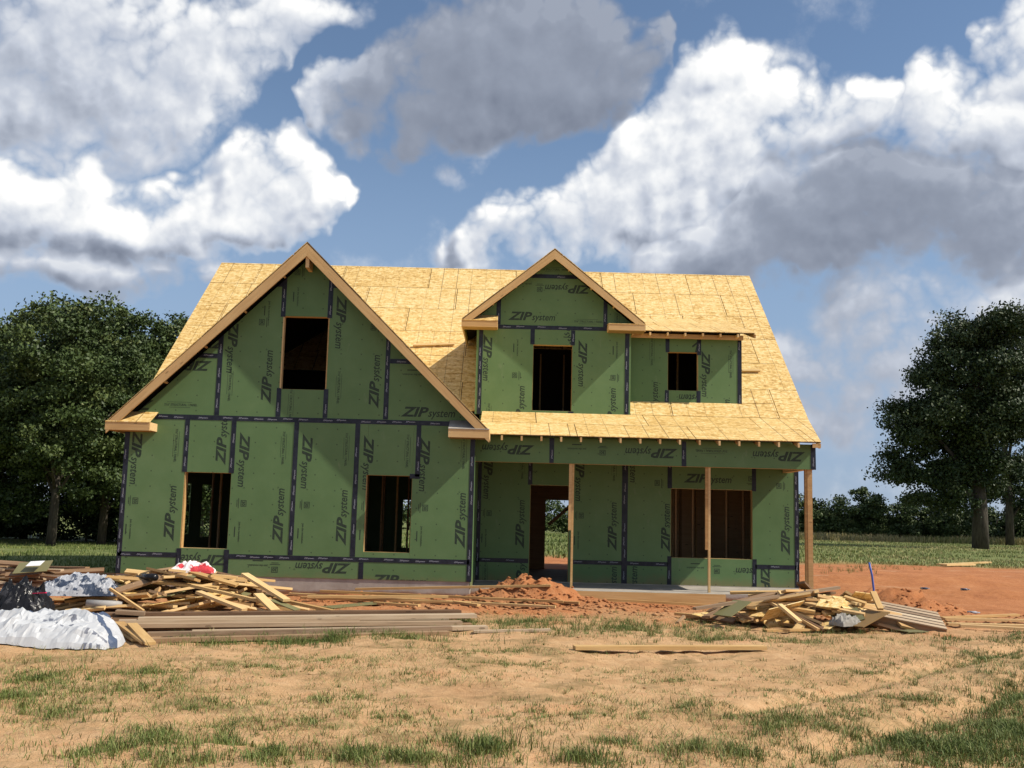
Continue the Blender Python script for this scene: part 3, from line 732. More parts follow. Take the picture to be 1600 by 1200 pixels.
# boards left lying on the roof
for (xa, ya, xb, yb, nm, lab) in ((645, 541.5, 710, 539.5, 'toe_board', 'thin toe board nailed across the main roof beside the front gable'), (1159, 581, 1187, 581, 'toe_board', 'short toe board on the main roof beside the shed dormer')):
    def roofpt(px, py):
        d = ray(px, py); t = (KZ + .02 - MS*YW - ZC) / (d.z - MS*d.y); return Vector((d.x*t, d.y*t, ZC + d.z*t))
    p, q = roofpt(xa, ya), roofpt(xb, yb); nrm = Vector((0, -MS, 1)).normalized()
    beam(nm, p + nrm*.035, q + nrm*.035, .07, .04, M_pine, None, up=nrm, label=lab, category='board', group='toe boards on the roof')

# ---------------------------------------------------------------- loose lumber
def put(name, me, m, M4, **props):
    o = link(name, me, m, **props); o.matrix_world = M4; return o
def board(L, wd, t, m, loc, yaw=0, pitch=0, roll=0, name='board', **props):
    me = boxes([(-L/2, L/2, -wd/2, wd/2, -t/2, t/2)])
    if m is M_zip or m is M_osb:
        uvl = me.uv_layers.new(name='UVMap'); uvl.data.foreach_set('uv', np.array([me.vertices[l.vertex_index].co[:2] for l in me.loops], np.float32).ravel())
    M4 = Matrix.Translation(loc) @ Matrix.Rotation(yaw, 4, 'Z') @ Matrix.Rotation(-pitch, 4, 'Y') @ Matrix.Rotation(roll, 4, 'X')
    return put(name, me, m, M4, **props)
def heap(cx, cy, rx, ry, h, n, place, group, yaw0=0.0, spread=.5, mats=None):
    def mh(x, y):
        q = ((x-cx)/rx)**2 + ((y-cy)/ry)**2; return h*max(0, 1-q)**.8
    for i in range(n):
        f = (i+.5)/n                                     # from the bottom layer upwards
        r = math.sqrt(random.random())*(1 - .55*f); a = random.uniform(0, 2*math.pi)
        x, y = cx + rx*r*math.cos(a), cy + ry*r*math.sin(a)
        z = mh(x, y)*(.12 + .88*f)
        k = random.random()
        if k < .50: mm, nm, lab, ct = M_pine, 'lumber_offcut', 'sawn pale pine offcut lying in ' + place, 'offcut'
        elif k < .72: mm, nm, lab, ct = M_frame, 'lumber_offcut', 'reddish framing lumber offcut lying in ' + place, 'offcut'
        elif k < .90: mm, nm, lab, ct = M_brown, 'scrap_board', 'dark brown scrap board lying in ' + place, 'board'
        elif k < .95: mm, nm, lab, ct = M_osb, 'strand_board_scrap', 'scrap of bare strand board lying in ' + place, 'board'
        else: mm, nm, lab, ct = M_zip, 'sheathing_scrap', 'scrap of green wall sheathing lying in ' + place, 'board'
        flat = mm in (M_osb, M_zip)
        L = random.uniform(.35, .8) if flat else random.choice((random.uniform(.22, .6), random.uniform(.5, 1.2), random.uniform(.9, 1.7)*(1-.3*f)))
        wd = random.uniform(.2, .42) if flat else random.choice((.038, .089, .089, .14))
        t = .012 if flat else .038
        yaw = yaw0 + random.gauss(0, spread) + (random.choice((0, 1.2)) if L < .6 else 0)
        e = L*.4; z1, z2 = mh(x+e*math.cos(yaw), y+e*math.sin(yaw)), mh(x-e*math.cos(yaw), y-e*math.sin(yaw))
        pitch = max(-.5, min(.5, math.atan2((z1-z2)*(.2+.8*f), 2*e))) + random.gauss(0, .07)
        zg = tz(x, y) + t*.5 + .01 + abs(math.sin(pitch))*L*.5*.6
        board(L, wd, t, mm, (x, y, max(zg, tz(x, y)*.6 + z)), yaw, pitch, random.gauss(0, .35), nm, label=lab, category=ct, group=group)
xl, yl = -5.15, 16.5
heap(xl, yl, 2.25, 1.25, .60, 160, 'the scrap heap before the gable wall', 'scrap lumber heaped before the gable wall', 0.0, .55)
xr_, yr_ = 4.75, 16.75
heap(xr_, yr_, 2.05, 1.2, .52, 130, 'the scrap heap before the porch', 'scrap lumber heaped before the porch', .1, .7)
# a few long pieces thrown over the heaps
def px_board(p, q, wd, t, m, label, name='board', group=None, cat='board', up=(0, 0, 1)):
    o = beam(name, p, q, wd, t, m, None, up=up, label=label, category=cat)
    if group: o['group'] = group
    return o
def at(px, py, Y, lift=0): X, Z = U(px, py, Y); return Vector((X, Y, Z + lift))
px_board(at(382, 897, 16.2), at(448, 938, 15.6), .14, .04, M_pine, 'wide clean pine plank tipped off the end of the gable-side heap')
px_board(at(172, 920, 15.5), at(224, 955, 15.2), .04, .04, M_pine, 'thin pale stick leaning on the front of the gable-side heap')
px_board(at(300, 915, 15.7), at(410, 940, 15.4), .09, .04, M_pine, 'long pale stud sloping across the front of the gable-side heap')
px_board(at(310, 925, 15.5), at(382, 953, 15.2), .14, .04, M_frame, 'orange-brown plank sloping across the gable-side heap')
px_board(at(403, 928, 15.4), at(430, 954, 15.1), .16, .03, M_pine, 'short pine block tipped on edge at the foot of the gable-side heap', cat='offcut')
px_board(at(428, 935, 15.9), at(520, 955, 15.6), .1, .04, M_pine, 'pale stud slipping off the gable-side heap toward the long lumber')
px_board(at(425, 937, 15.6), at(465, 953, 15.5), .22, .012, M_zip, 'strip of green sheathing at the tail of the gable-side heap')
px_board(at(1085, 951, 15.6), at(1310, 918, 16.9), .09, .04, M_grey, 'long grey board sloping up the porch-side heap')
px_board(at(1128, 962, 15.6), at(1160, 939, 15.9), .34, .012, M_zip, 'green sheathing offcut leaning on the porch-side heap')
px_board(at(1330, 978, 15.6), at(1372, 955, 16.0), .42, .014, M_osb, 'strand board offcut leaning on the porch-side heap')
px_board(at(1218, 945, 15.7), at(1250, 972, 15.4), .09, .04, M_pine, 'short stud leaning on the front of the porch-side heap')
px_board(at(1364, 925, 16.2), at(1376, 952, 15.9), .09, .04, M_pine, 'upright pine block at the end of the porch-side heap', cat='offcut')
def gnd(px, py, lift): x, y = G(px, py); return Vector((x, y, tz(x, y) + lift))
px_board(gnd(1055, 964, .06), gnd(1290, 982, .05), .09, .04, M_pine, 'long pale stud lying along the foot of the porch-side heap')
px_board(gnd(1195, 985, .03), gnd(1310, 983, .03), .12, .03, M_pine, 'short pale plank flat on the ground before the porch-side heap')
px_board(gnd(1360, 976, .03), gnd(1436, 990, .02), .36, .012, M_zip, 'green sheathing offcut flat on the ground beside the pallet')
px_board(gnd(897, 1018, .035), gnd(1195, 1018, .035), .14, .045, M_pine, 'single clean pine board lying alone on the open dirt')
px_board(gnd(945, 945, .04), gnd(1110, 948, .04), .1, .04, M_pine, 'pale board on the dirt along the porch slab')
for i, (a, b, c, d) in enumerate(((1470, 970, 1590, 966), (1475, 974, 1602, 976), (1480, 980, 1640, 984), (1500, 984, 1660, 990))):
    px_board(gnd(a, b, .03 + .02*(i % 2)), gnd(c, d, .03 + .02*(i % 2)), .1, .04, (M_pine, M_frame)[i % 2], 'long pine board on the red dirt beyond the pallet', group='long boards beyond the pallet')
for i, (a, b, c, d) in enumerate(((1468, 884, 1545, 882), (1475, 886, 1520, 885))):
    px_board(gnd(a, b, .08), gnd(c, d, .1), .25, .06, M_pine, 'pale board lying far off at the edge of the grass field', group='boards at the field edge')
# fresh framing lumber before the wall
for i, (a, b, c, d, lf) in enumerate(((452, 934, 868, 953, .03), (470, 938, 735, 948, .03), (500, 936, 880, 950, .09), (555, 934, 860, 945, .10), (600, 933, 905, 950, .05), (480, 941, 700, 945, .09), (585, 946, 655, 951, .04), (710, 947, 748, 951, .04))):
    px_board(gnd(a, b, lf), gnd(c, d, lf), .09, .04, M_pine, 'long fresh stud on the red dirt below the gable wall', group='fresh studs below the gable wall', name='stud')
px_board(gnd(508, 951, .03), gnd(590, 945, .03), .30, .012, M_zip, 'green sheathing strip flat on the dirt among the fresh studs')
# weathered board stack: courses from the ground up
for i, (a, b, c, d, lf, wd, m) in enumerate(((235, 1000, 700, 994, .03, .14, M_brown), (300, 990, 760, 986, .03, .16, M_grey), (180, 982, 735, 980, .03, .2, M_brown), (200, 973, 700, 976, .05, .2, M_grey),
        (230, 995, 705, 990, .075, .12, M_grey), (185, 985, 720, 981, .085, .19, M_grey), (175, 976, 730, 974, .10, .2, M_brown), (185, 984, 560, 981, .13, .16, M_grey), (215, 983, 742, 979, .145, .20, M_grey), (160, 974, 718, 970, .15, .2, M_brown), (180, 976, 225, 976, .19, .18, M_grey))):
    px_board(gnd(a, b, lf), gnd(c, d, lf), wd, .05, m, ('long weathered grey plank in the flat stack on the grass' if m is M_grey else 'long brown plank in the flat stack on the grass'), group='planks in the weathered stack', name='plank', cat='plank')
for i, (a, b, c, d) in enumerate(((185, 985, 230, 1008), (150, 975, 215, 1000), (205, 990, 235, 1010))):
    px_board(gnd(a, b, .12), gnd(c, d, .03), .12, .03, M_pine, 'short splintered pine piece between the wrap and the weathered stack', group='splintered pieces by the wrap', cat='offcut')
px_board(gnd(740, 989, .03), gnd(860, 990, .03), .08, .03, M_grey, 'thin grey board half hidden in the grass beyond the weathered stack')

# clods of clay over the turned ground
nC = 5200; cx_ = np.concatenate([rng.normal(.4, 1.5, 1500), rng.normal(7.2, 2.2, 1500), rng.uniform(-8, 12, 2200)]); cy_ = np.concatenate([rng.normal(18.6, .7, 1500), rng.normal(18.6, 1.6, 1500), 9 + rng.random(2200)**.8*12])
ok = (cy_ < 20.4) & (cy_ > 6); cx_, cy_ = cx_[ok], cy_[ok]; nC = len(cx_)
sz_ = .006 + rng.random(nC)**3*np.where(cy_ < 16.5, .016, .045)
octa = np.array([(1,0,0),(-1,0,0),(0,1,0),(0,-1,0),(0,0,1),(0,0,-1)], float)
co_ = np.stack([cx_, cy_, terrain(cx_, cy_) + sz_*.3], -1)[:, None, :] + octa[None]*np.array([1.25, 1.0, .62])*sz_[:, None, None]*rng.uniform(.55, 1.35, (nC, 6, 1))
of_ = np.array([(0,2,4),(2,1,4),(1,3,4),(3,0,4),(2,0,5),(1,2,5),(3,1,5),(0,3,5)])
link('dirt_clods', np_mesh(co_.reshape(-1, 3), (np.arange(nC)[:, None, None]*6 + of_[None]).reshape(-1, 3), True), M_ground, kind='stuff', label='small clods of red clay scattered over the turned ground', category='clods')

# pallet ---------------------------------------------------------
pr = root('pallet', (G(1425, 985)[0], G(1425, 985)[1] + .45, 0.10), 'weathered wooden pallet tilted against the porch-side heap', 'pallet')
pr.rotation_euler = (R(9), R(9), R(-14)); pr['_root'] = 0
for i in range(6): link('deck_board', boxes([(-.6, .6, -.5 + i*.185, -.5 + i*.185 + .13, .11, .128)]), M_grey, pr)
for y in (-.48, -.02, .43): link('stringer', boxes([(-.6, .6, y, y+.04, .02, .109)]), M_brown, pr)
for y in (-.46, .40): link('bottom_board', boxes([(-.6, .6, y-.04, y+.08, .0, .019)]), M_brown, pr)
del pr['_root']
# plastic and bags ------------------------------------------------
def plastic(name, cols, rough=.35, scale=5.0, thr=.6):
    def f(nt):
        p = objco(nt); n = noise(nt, p, scale, 4, .6)
        return mixc(nt, n.ss(thr, thr+.04), cols[0], cols[1]), noise(nt, p, 14, 4, .6)
    return mat(name, f, rough, (.6, .02))
M_black = plastic('black_plastic', ((.012, .012, .014), (.03, .03, .035)), .25)
M_white = plastic('white_plastic', ((.34, .35, .38), (.04, .055, .09)), .4, 5.5, .50)
M_redw = plastic('red_white_plastic', ((.75, .68, .66), (.55, .05, .06)), .4, 5.0, .5)
M_blue = mat('blue_pipe', lambda nt: (.06, .12, .42), .4)
M_strap = mat('red_strap', lambda nt: (.65, .02, .10), .5)
def wrap_mat(nt):
    p = uvco(nt); u, v, _ = xyz(nt, p); n0 = noise(nt, p, 4, 3, .6)
    ink = ((v*9.0).frac().lt(.42)) * (noise(nt, vscale(nt, p, (26, 9, 1)), 1.0, 1, .5).gt(.5)) * noise(nt, vscale(nt, p, (1.6, 2.2, 1)), 1.0, 1, .5).ss(.52, .56)
    band = (v + (n0 - .5)*.25).gt(.80).max(((u - .10).abs()).lt(.02)).max(((u + v*.5 - 1.12).abs()).lt(.035))
    n = noise(nt, p, 3, 4, .6)
    c = mixc(nt, n, (.38, .39, .41), (.50, .51, .53))
    c = mixc(nt, ink*0.8, c, (.07, .08, .12)); c = mixc(nt, band*.95, c, (.045, .07, .13))
    return c
M_wrap = mat('house_wrap', wrap_mat, .42)
def crumple(name, cx, cy, rx, ry, h, m, seed, res=(90, 60), yaw=0, z0=0.0, fold=.5, jit=0.0, **props):
    u = np.linspace(-1, 1, res[0]); v = np.linspace(-1, 1, res[1]); UU, VV = np.meshgrid(u, v)
    edge = 1 + .22*(vnoise(UU, VV, 2.0, seed+3)-.5)
    X = UU*rx*edge; Y = VV*ry*edge
    wq = .35*(vnoise(UU, VV, 2.5, seed+5)-.5)
    sh = lambda n_: (1 - np.abs(2*n_ - 1))**1.15
    rid = sh(vnoise(UU*.7 + .6*VV + wq, VV*1.7 - .5*UU, 1.6, seed)); rid2 = sh(vnoise(UU*1.2 - .9*VV, VV*1.1 + .8*UU + wq, 2.7, seed+1)); r3 = sh(vnoise(UU + wq, VV - wq, 6.5, seed+2))
    prof = np.clip(1 - np.maximum(np.abs(UU), np.abs(VV))**2.6, 0, 1)**.6
    Z = h*prof*(.18 + fold*(.85*rid + .60*rid2 + .20*r3)) + .015
    Z = Z + rng.normal(0, 1, Z.shape)*jit*prof; X = X + rng.normal(0, 1, Z.shape)*jit*1.0*prof; Y = Y + rng.normal(0, 1, Z.shape)*jit*1.0*prof; Z = np.maximum(Z, .012)
    c, s = math.cos(yaw), math.sin(yaw)
    wx, wy = cx + X*c - Y*s, cy + X*s + Y*c
    Zg = terrain(wx, wy) if z0 == 0 else z0
    co = np.stack([X + (rid2-.5)*.1*rx*prof, Y + (rid-.5)*.1*ry*prof, Z + (Zg - (tz(cx, cy) if z0 == 0 else z0))], -1).reshape(-1, 3)
    i = (np.arange(res[1]-1)[:, None]*res[0] + np.arange(res[0]-1)[None]).reshape(-1)
    me = np_mesh(co, np.stack([i, i+1, i+1+res[0], i+res[0]], -1), False)
    uvl = me.uv_layers.new(name='UVMap'); uvs = np.stack([(UU+1)/2, (VV+1)/2], -1).reshape(-1, 2)
    li = np.empty(len(me.loops), np.int32); me.loops.foreach_get('vertex_index', li); uvl.data.foreach_set('uv', uvs[li].astype(np.float32).ravel())
    o = link(name, me, m, **props); o.location = (cx, cy, tz(cx, cy) if z0 == 0 else z0); o.rotation_euler = (0, 0, yaw)
    sm = o.modifiers.new('thick', 'SOLIDIFY'); sm.thickness = .006
    return o
wx0, wy0 = G(70, 1012)
wrap_o = crumple('house_wrap', wx0-.28, wy0+.42, .92, .56, .40, M_wrap, 11, res=(58, 34), yaw=.12, jit=.007, label='crumpled white building wrap with navy print on the grass', category='wrap')
def on_cloth(o, rx, ry, s_, cx, cy, size, rot, res):
    me = o.data; n_ = res[0]*res[1]; co = np.empty(len(me.vertices)*3, np.float32); me.vertices.foreach_get('co', co); P3 = co.reshape(-1, 3)[:n_].reshape(res[1], res[0], 3)
    vs, fs = fit(text_mesh(s_, 1, 0, .02), None, size)
    bm = bmesh.new(); bv = [bm.verts.new((a, b, 0)) for a, b in vs]
    for f in fs: bm.faces.new([bv[i] for i in f])
    bmesh.ops.triangulate(bm, faces=bm.faces); bmesh.ops.subdivide_edges(bm, edges=bm.edges, cuts=3, use_grid_fill=True)
    for v in bm.verts:
        a, b = v.co.x*math.cos(rot) - v.co.y*math.sin(rot) + cx, v.co.x*math.sin(rot) + v.co.y*math.cos(rot) + cy
        i = min(res[0]-2, max(0, (a/rx+1)/2*(res[0]-1))); j = min(res[1]-2, max(0, (b/ry+1)/2*(res[1]-1)))
        i0, j0 = int(i), int(j); fi, fj = i-i0, j-j0
        q = (P3[j0, i0]*(1-fi) + P3[j0, i0+1]*fi)*(1-fj) + (P3[j0+1, i0]*(1-fi) + P3[j0+1, i0+1]*fi)*fj
        v.co = (float(q[0]), float(q[1]), float(q[2]) + .012)
    m2 = bpy.data.meshes.new('m'); bm.to_mesh(m2); bm.free()
    l = link('lettering', m2, mat('navy_ink', lambda nt: (.04, .06, .12), .5), o); l.matrix_parent_inverse = Matrix.Identity(4)
on_cloth(wrap_o, .92, .56, 'P', -.52, -.08, .22, .1, (58, 34)); on_cloth(wrap_o, .92, .56, 'A', -.58, -.42, .18, -.2, (58, 34))
bx0, by0 = G(8, 972)
crumple('trash_bag', bx0, by0+.25, .42, .38, .62, M_black, 21, res=(44, 44), jit=.006, label='shiny black trash bag beside the crumpled wrap', category='bag')
p0 = at(38, 928, by0+.1); beam('strap', p0, at(72, 926, by0), .03, .012, M_strap, None, label='red strap sticking out of the black trash bag', category='strap')
crumple('plastic_sheet', *[c for c in (xl-1.35, yl-.45)], .62, .5, .34, M_white, 31, res=(44, 32), yaw=.3, z0=.22, jit=.007, label='grey and white plastic bag on the gable-side heap', category='bag')
crumple('plastic_bag', xl+.18, yl-.05, .34, .26, .20, M_redw, 41, res=(40, 34), yaw=.1, z0=.56, label='red and white plastic bag on top of the gable-side heap', category='bag')
M_mesh = plastic('pale_sheet', ((.27, .25, .22), (.2, .18, .15)), .6)
crumple('paper_sack', xr_+.35, yr_-1.05, .2, .15, .2, M_mesh, 51, res=(36, 30), yaw=.5, z0=.06, label='torn grey sack at the foot of the porch-side heap', category='sack')
# pipe offcuts and hoses
def tube(pts, r, seg=10):
    vs, fs = [], []; n = len(pts); P = [Vector(p) for p in pts]
    for i, p in enumerate(P):
        d = (P[min(i+1, n-1)] - P[max(i-1, 0)]).normalized(); a = d.cross(Vector((0, 0, 1)) if abs(d.z) < .9 else Vector((1, 0, 0))).normalized(); b = d.cross(a)
        rr = r[i] if isinstance(r, (list, tuple)) else r
        vs += [tuple(p + (a*math.cos(2*math.pi*k/seg) + b*math.sin(2*math.pi*k/seg))*rr) for k in range(seg)]
    for i in range(n-1): fs += [(i*seg+k, i*seg+(k+1) % seg, (i+1)*seg+(k+1) % seg, (i+1)*seg+k) for k in range(seg)]
    fs += [tuple(range(seg-1, -1, -1)), tuple(range((n-1)*seg, n*seg))]
    me = mk(vs, fs); me.polygons.foreach_set('use_smooth', [True]*len(fs)); return me
bp, bt = at(1365, 920, 18.0), at(1358, 879, 18.0)
link('blue_pipe', tube([bp - Vector((0, 0, .4)), bp, (bp+bt)/2 + Vector((.012, 0, 0)), bt], .017), M_blue, label='thin blue pipe standing up out of the dirt behind the porch-side heap', category='pipe')
hp = [at(x, y, 18.8) for x, y in ((95, 915), (120, 912), (150, 910), (176, 906), (182, 900), (165, 893), (140, 892))]
for p in hp: p.z = tz(p.x, p.y) + .03 + max(0, p.z)*0.25
link('hose', tube(hp, .018), M_black, label='dark hose looping over the red dirt by the grey scrap pile', category='hose')
a_ = at(243, 902, 15.9); link('pipe_offcut', tube([a_, a_ + Vector((-.35, .3, -.02))], .055, 12), M_black, label='black pipe offcut poking from the top of the gable-side heap', category='pipe')
a_ = at(135, 943, 15.6); link('pipe_offcut', tube([a_, a_ + Vector((.5, .1, -.02))], .06, 12), mat('grey_pipe', lambda nt: (.32, .31, .30), .5), label='grey plastic pipe offcut at the foot of the gable-side heap', category='pipe')
# grey scrap pile at the far left
heapL = (-9.6, 19.9)
for i in range(34):
    f = i/34; x = heapL[0] + random.uniform(-1.9, 1.7)*(1-.5*f); y = heapL[1] + random.uniform(-.7, .8)*(1-.5*f)
    board(random.uniform(.6, 2.4)*(1-.3*f), random.choice((.09, .14, .2)), .035, random.choice((M_grey, M_brown, M_grey)), (x, y, tz(x, y) + .04 + .48*f), random.gauss(.05, .25), random.gauss(0, .08), random.gauss(0, .3), 'scrap_board', label='grey scrap board in the pile beside the gable end', category='board', group='grey scrap boards beside the gable end')
px_board(at(25, 888, 19.2), at(78, 884, 19.3), .5, .012, M_zip, 'green sheathing piece lying on the grey scrap pile', up=(0, -.35, .93))
px_board(at(44, 881, 19.1), at(66, 880, 19.1), .22, .006, mat('paper', lambda nt: (.7, .7, .72), .7), 'white paper sheet on the grey scrap pile', name='paper_sheet', cat='paper', up=(0, -.35, .93))
crumple('plastic_sheet', -10.75, 19.3, .5, .35, .3, M_white, 61, res=(40, 30), z0=.28, label='white and dark plastic sheet on the grey scrap pile', category='sheet')
for i, (px, py, m) in enumerate(((1508, 924, M_white), (1521, 963, M_white), (1445, 921, M_white))):
    x, y = G(px, py); link('bottle', tube([(x-.1, y, tz(x, y)+.04), (x+.05, y+.02, tz(x, y)+.04), (x+.09, y+.02, tz(x, y)+.04), (x+.13, y+.03, tz(x, y)+.04)], [.028, .028, .012, .012], 10), m, label='small discarded bottle on the red dirt', category='bottle', group='bottles on the red dirt')

# ---------------------------------------------------------------- vegetation
def attr(me, name, vals, dom='POINT'):
    a = me.attributes.new(name, 'FLOAT', dom); a.data.foreach_set('value', np.asarray(vals, np.float32))
def m_leaf(stops, trans=.25):
    def f(nt):
        t = node(nt, 'ShaderNodeAttribute', attribute_name='tint', out=2)
        return ramp(nt, t*0.8 + orand(nt)*0.2, stops)
    return f
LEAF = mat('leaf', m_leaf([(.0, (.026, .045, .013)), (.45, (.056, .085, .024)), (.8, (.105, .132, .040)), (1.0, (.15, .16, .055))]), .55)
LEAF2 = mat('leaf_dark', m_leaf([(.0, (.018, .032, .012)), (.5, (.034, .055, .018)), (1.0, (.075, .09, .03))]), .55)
def m_bark(nt):
    p = objco(nt); n = noise(nt, vscale(nt, p, (3, 3, .6)), 3.0, 5, .6)
    return ramp(nt, n, [(.3, (.035, .028, .022)), (.7, (.10, .085, .066))]), n
BARK = mat('bark', m_bark, .9, (.6, .03))
def leaf_mesh(C, size, tint):
    n = len(C)
    a = rng.normal(size=(n, 3)); a /= np.linalg.norm(a, axis=1)[:, None]
    b = rng.normal(size=(n, 3)); b -= (b*a).sum(1)[:, None]*a; b /= np.linalg.norm(b, axis=1)[:, None]
    s = size[:, None]
    co = np.stack([C - a*s, C - b*s*.62, C + a*s, C + b*s*.62], 1).reshape(-1, 3)
    f = np.arange(n*4).reshape(-1, 4)
    me = np_mesh(co, f); attr(me, 'tint', np.repeat(tint, 4)); return me
def tree(name, x, y, lobes, n, leaf, tr, th, label, group, m=LEAF, cat='tree', gz=None, limbs=True, clump=.30):
    """lobes: (dx, dy, z, rx, ry, rz) about the trunk foot"""
    g = tz(x, y) if gz is None else gz
    rt = root(name, (x, y, g), label, cat, group); del rt['_root']
    sub = []
    for l in lobes:
        sub.append((*l[:3], l[3]*.72, l[4]*.72, l[5]*.7))
        for _ in range(6):
            d_ = Vector(rng.normal(size=3)).normalized(); q_ = random.uniform(.28, .46)
            sub.append((l[0]+d_.x*l[3]*1.0, l[1]+d_.y*l[4]*1.0, l[2]+d_.z*l[5]*.95, l[3]*q_*1.15, l[4]*q_, l[5]*q_*.8))
    L = np.array(sub, float); vol = L[:, 3]*L[:, 4]*L[:, 5]; pr_ = vol**.75/np.sum(vol**.75)
    # many small leaf clumps gathered on the shells of the lobes, gaps between them
    nc = max(60, n//120); ci = rng.choice(len(L), nc, p=pr_)
    d = rng.normal(size=(nc, 3)); d /= np.linalg.norm(d, axis=1)[:, None]; rad = rng.uniform(.35, 1.08, nc)**.6
    cen = L[ci, :3] + d*L[ci, 3:]*rad[:, None]
    k = rng.integers(0, nc, n); off = np.clip(rng.normal(size=(n, 3)), -1.9, 1.9)*np.array([1, 1, .6])*clump*rng.uniform(.6, 1.5, nc)[k][:, None]
    C = cen[k] + off
    C[:, 2] = np.maximum(C[:, 2], .15)
    tint = np.clip(rng.normal(.38, .11, n) + rng.normal(0, .19, nc)[k], 0, 1)
    link('crown', leaf_mesh(C, rng.uniform(.55, 1.25, n)*leaf, tint), m, rt)
    if tr > 0:
        vs = tube([(0, 0, -.3), (.05*th/10, 0, th*.25), (-.1*th/10, .1, th*.55), (.1, 0, th)], [tr*1.25, tr, tr*.75, tr*.25], 10)
        link('trunk', vs, BARK, rt)
        if limbs:
            for l in list(lobes)[:10]:
                z0 = min(l[2]*.75, th*.8)*random.uniform(.55, .9); e = Vector(l[:3])
                s0 = Vector((0, 0, z0)); mdl = s0.lerp(e, .5) + Vector((0, 0, .25))
                link('limb', tube([s0, mdl, e], [tr*.5, tr*.32, tr*.08], 7), BARK, rt)
    return rt
def top_h(px, py, Y): return U(px, py, Y)[1]
def round_lobes(H, Rr, low, n, seed):
    r = random.Random(seed); out = []
    for i in range(n):
        f = (i+.5)/n; z = low + (H-low)*(.12 + .80*f); rr = Rr*math.sqrt(max(.12, 1 - abs(2*f-.9)**2.2))
        a = i*2.4 + r.uniform(-.4, .4); d = rr*r.uniform(.25, .75)
        s = Rr*r.uniform(.36, .56)
        out.append((math.cos(a)*d, math.sin(a)*d, z - s*.3, s, s, s*.8))
    return out
LSTAND = 'trees in the stand beyond the gable end'
for i, (px, py, Y, Rr, nl, cnt, lab) in enumerate((
    (-75, 500, 52, 3.6, 12, 9000, 'broad dark tree at the outer end of the stand'), (12, 492, 54, 3.3, 12, 11000, 'tree with pale sunlit side between the two tallest of the stand'), (110, 466, 52, 3.9, 16, 17000, 'tallest broadleaf tree of the stand with bare pale trunk below'),
    (186, 474, 56, 3.4, 14, 14000, 'rounded broadleaf tree between the tallest and the gable-side tree'), (268, 484, 58, 3.2, 13, 12000, 'broadleaf tree of the stand showing next to the gable rake'), (330, 520, 60, 3.4, 12, 9000, 'tree of the stand mostly hidden behind the gable wall'), (60, 560, 62, 4.0, 12, 9000, 'dark tree filling the gap behind the tallest of the stand'), (225, 560, 64, 4.0, 12, 8000, 'dark tree in the back row behind the rounded one'))):
    X, Zt = U(px, py, Y); g = tz(X, Y)
    tree('broadleaf_tree', X, Y, round_lobes(Zt-g, Rr*1.22, 1.6 if i != 2 else 3.4, nl+4, 100+i), int(cnt*4.2), .10, .2, (Zt-g)*.8, lab, LSTAND)
for i, (px, py, Y, Rr) in enumerate(((-30, 770, 60, 2.4), (30, 775, 61, 2.2), (75, 760, 63, 2.6), (140, 770, 60, 2.2), (190, 765, 61, 2.4), (245, 770, 60, 2.4), (300, 760, 62, 2.6))):
    X, Zt = U(px, py, Y); g = tz(X, Y)
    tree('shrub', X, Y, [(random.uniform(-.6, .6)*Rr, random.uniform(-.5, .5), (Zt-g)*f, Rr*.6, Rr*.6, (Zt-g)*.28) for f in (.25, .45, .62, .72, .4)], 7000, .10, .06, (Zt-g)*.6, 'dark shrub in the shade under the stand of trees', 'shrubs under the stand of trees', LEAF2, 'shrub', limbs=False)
RST = 'large trees at the edge of the field'
X, Y = G(1532, 858); g = tz(X, Y); Hh = top_h(1510, 478, Y) - g; s_ = Y/F_PX
def rl(px, py, r, ry=1.0): x_, z_ = U(px, py, Y); return (x_-X, random.uniform(-.35, .35)*r*s_, z_-g, r*s_, r*s_, r*s_*.85*ry)
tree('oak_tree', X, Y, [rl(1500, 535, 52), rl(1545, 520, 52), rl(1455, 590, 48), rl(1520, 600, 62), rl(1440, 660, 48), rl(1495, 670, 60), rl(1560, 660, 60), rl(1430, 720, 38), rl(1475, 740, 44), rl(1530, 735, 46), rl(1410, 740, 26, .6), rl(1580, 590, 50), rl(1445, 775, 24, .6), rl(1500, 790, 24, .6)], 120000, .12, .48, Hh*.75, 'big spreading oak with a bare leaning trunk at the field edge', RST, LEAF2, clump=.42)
Xo, Yo = X, Y
for i, (px, py, pt, lab) in enumerate(((1578, 852, 470, 'tall dark tree crowding the big oak at the field edge'), (1640, 852, 465, 'tall tree past the crowded pair at the field edge'))):
    X2, Y2 = G(px, py); g2 = tz(X2, Y2); s_ = Y2/F_PX; X, Y, g = X2, Y2, g2
    H2 = top_h(px, pt, Y2) - g2
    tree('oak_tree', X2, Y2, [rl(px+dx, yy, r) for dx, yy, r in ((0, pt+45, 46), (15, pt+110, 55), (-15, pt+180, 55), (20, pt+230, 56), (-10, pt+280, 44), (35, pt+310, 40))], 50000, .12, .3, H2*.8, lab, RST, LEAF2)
HED = 'bushes along the far side of the field'
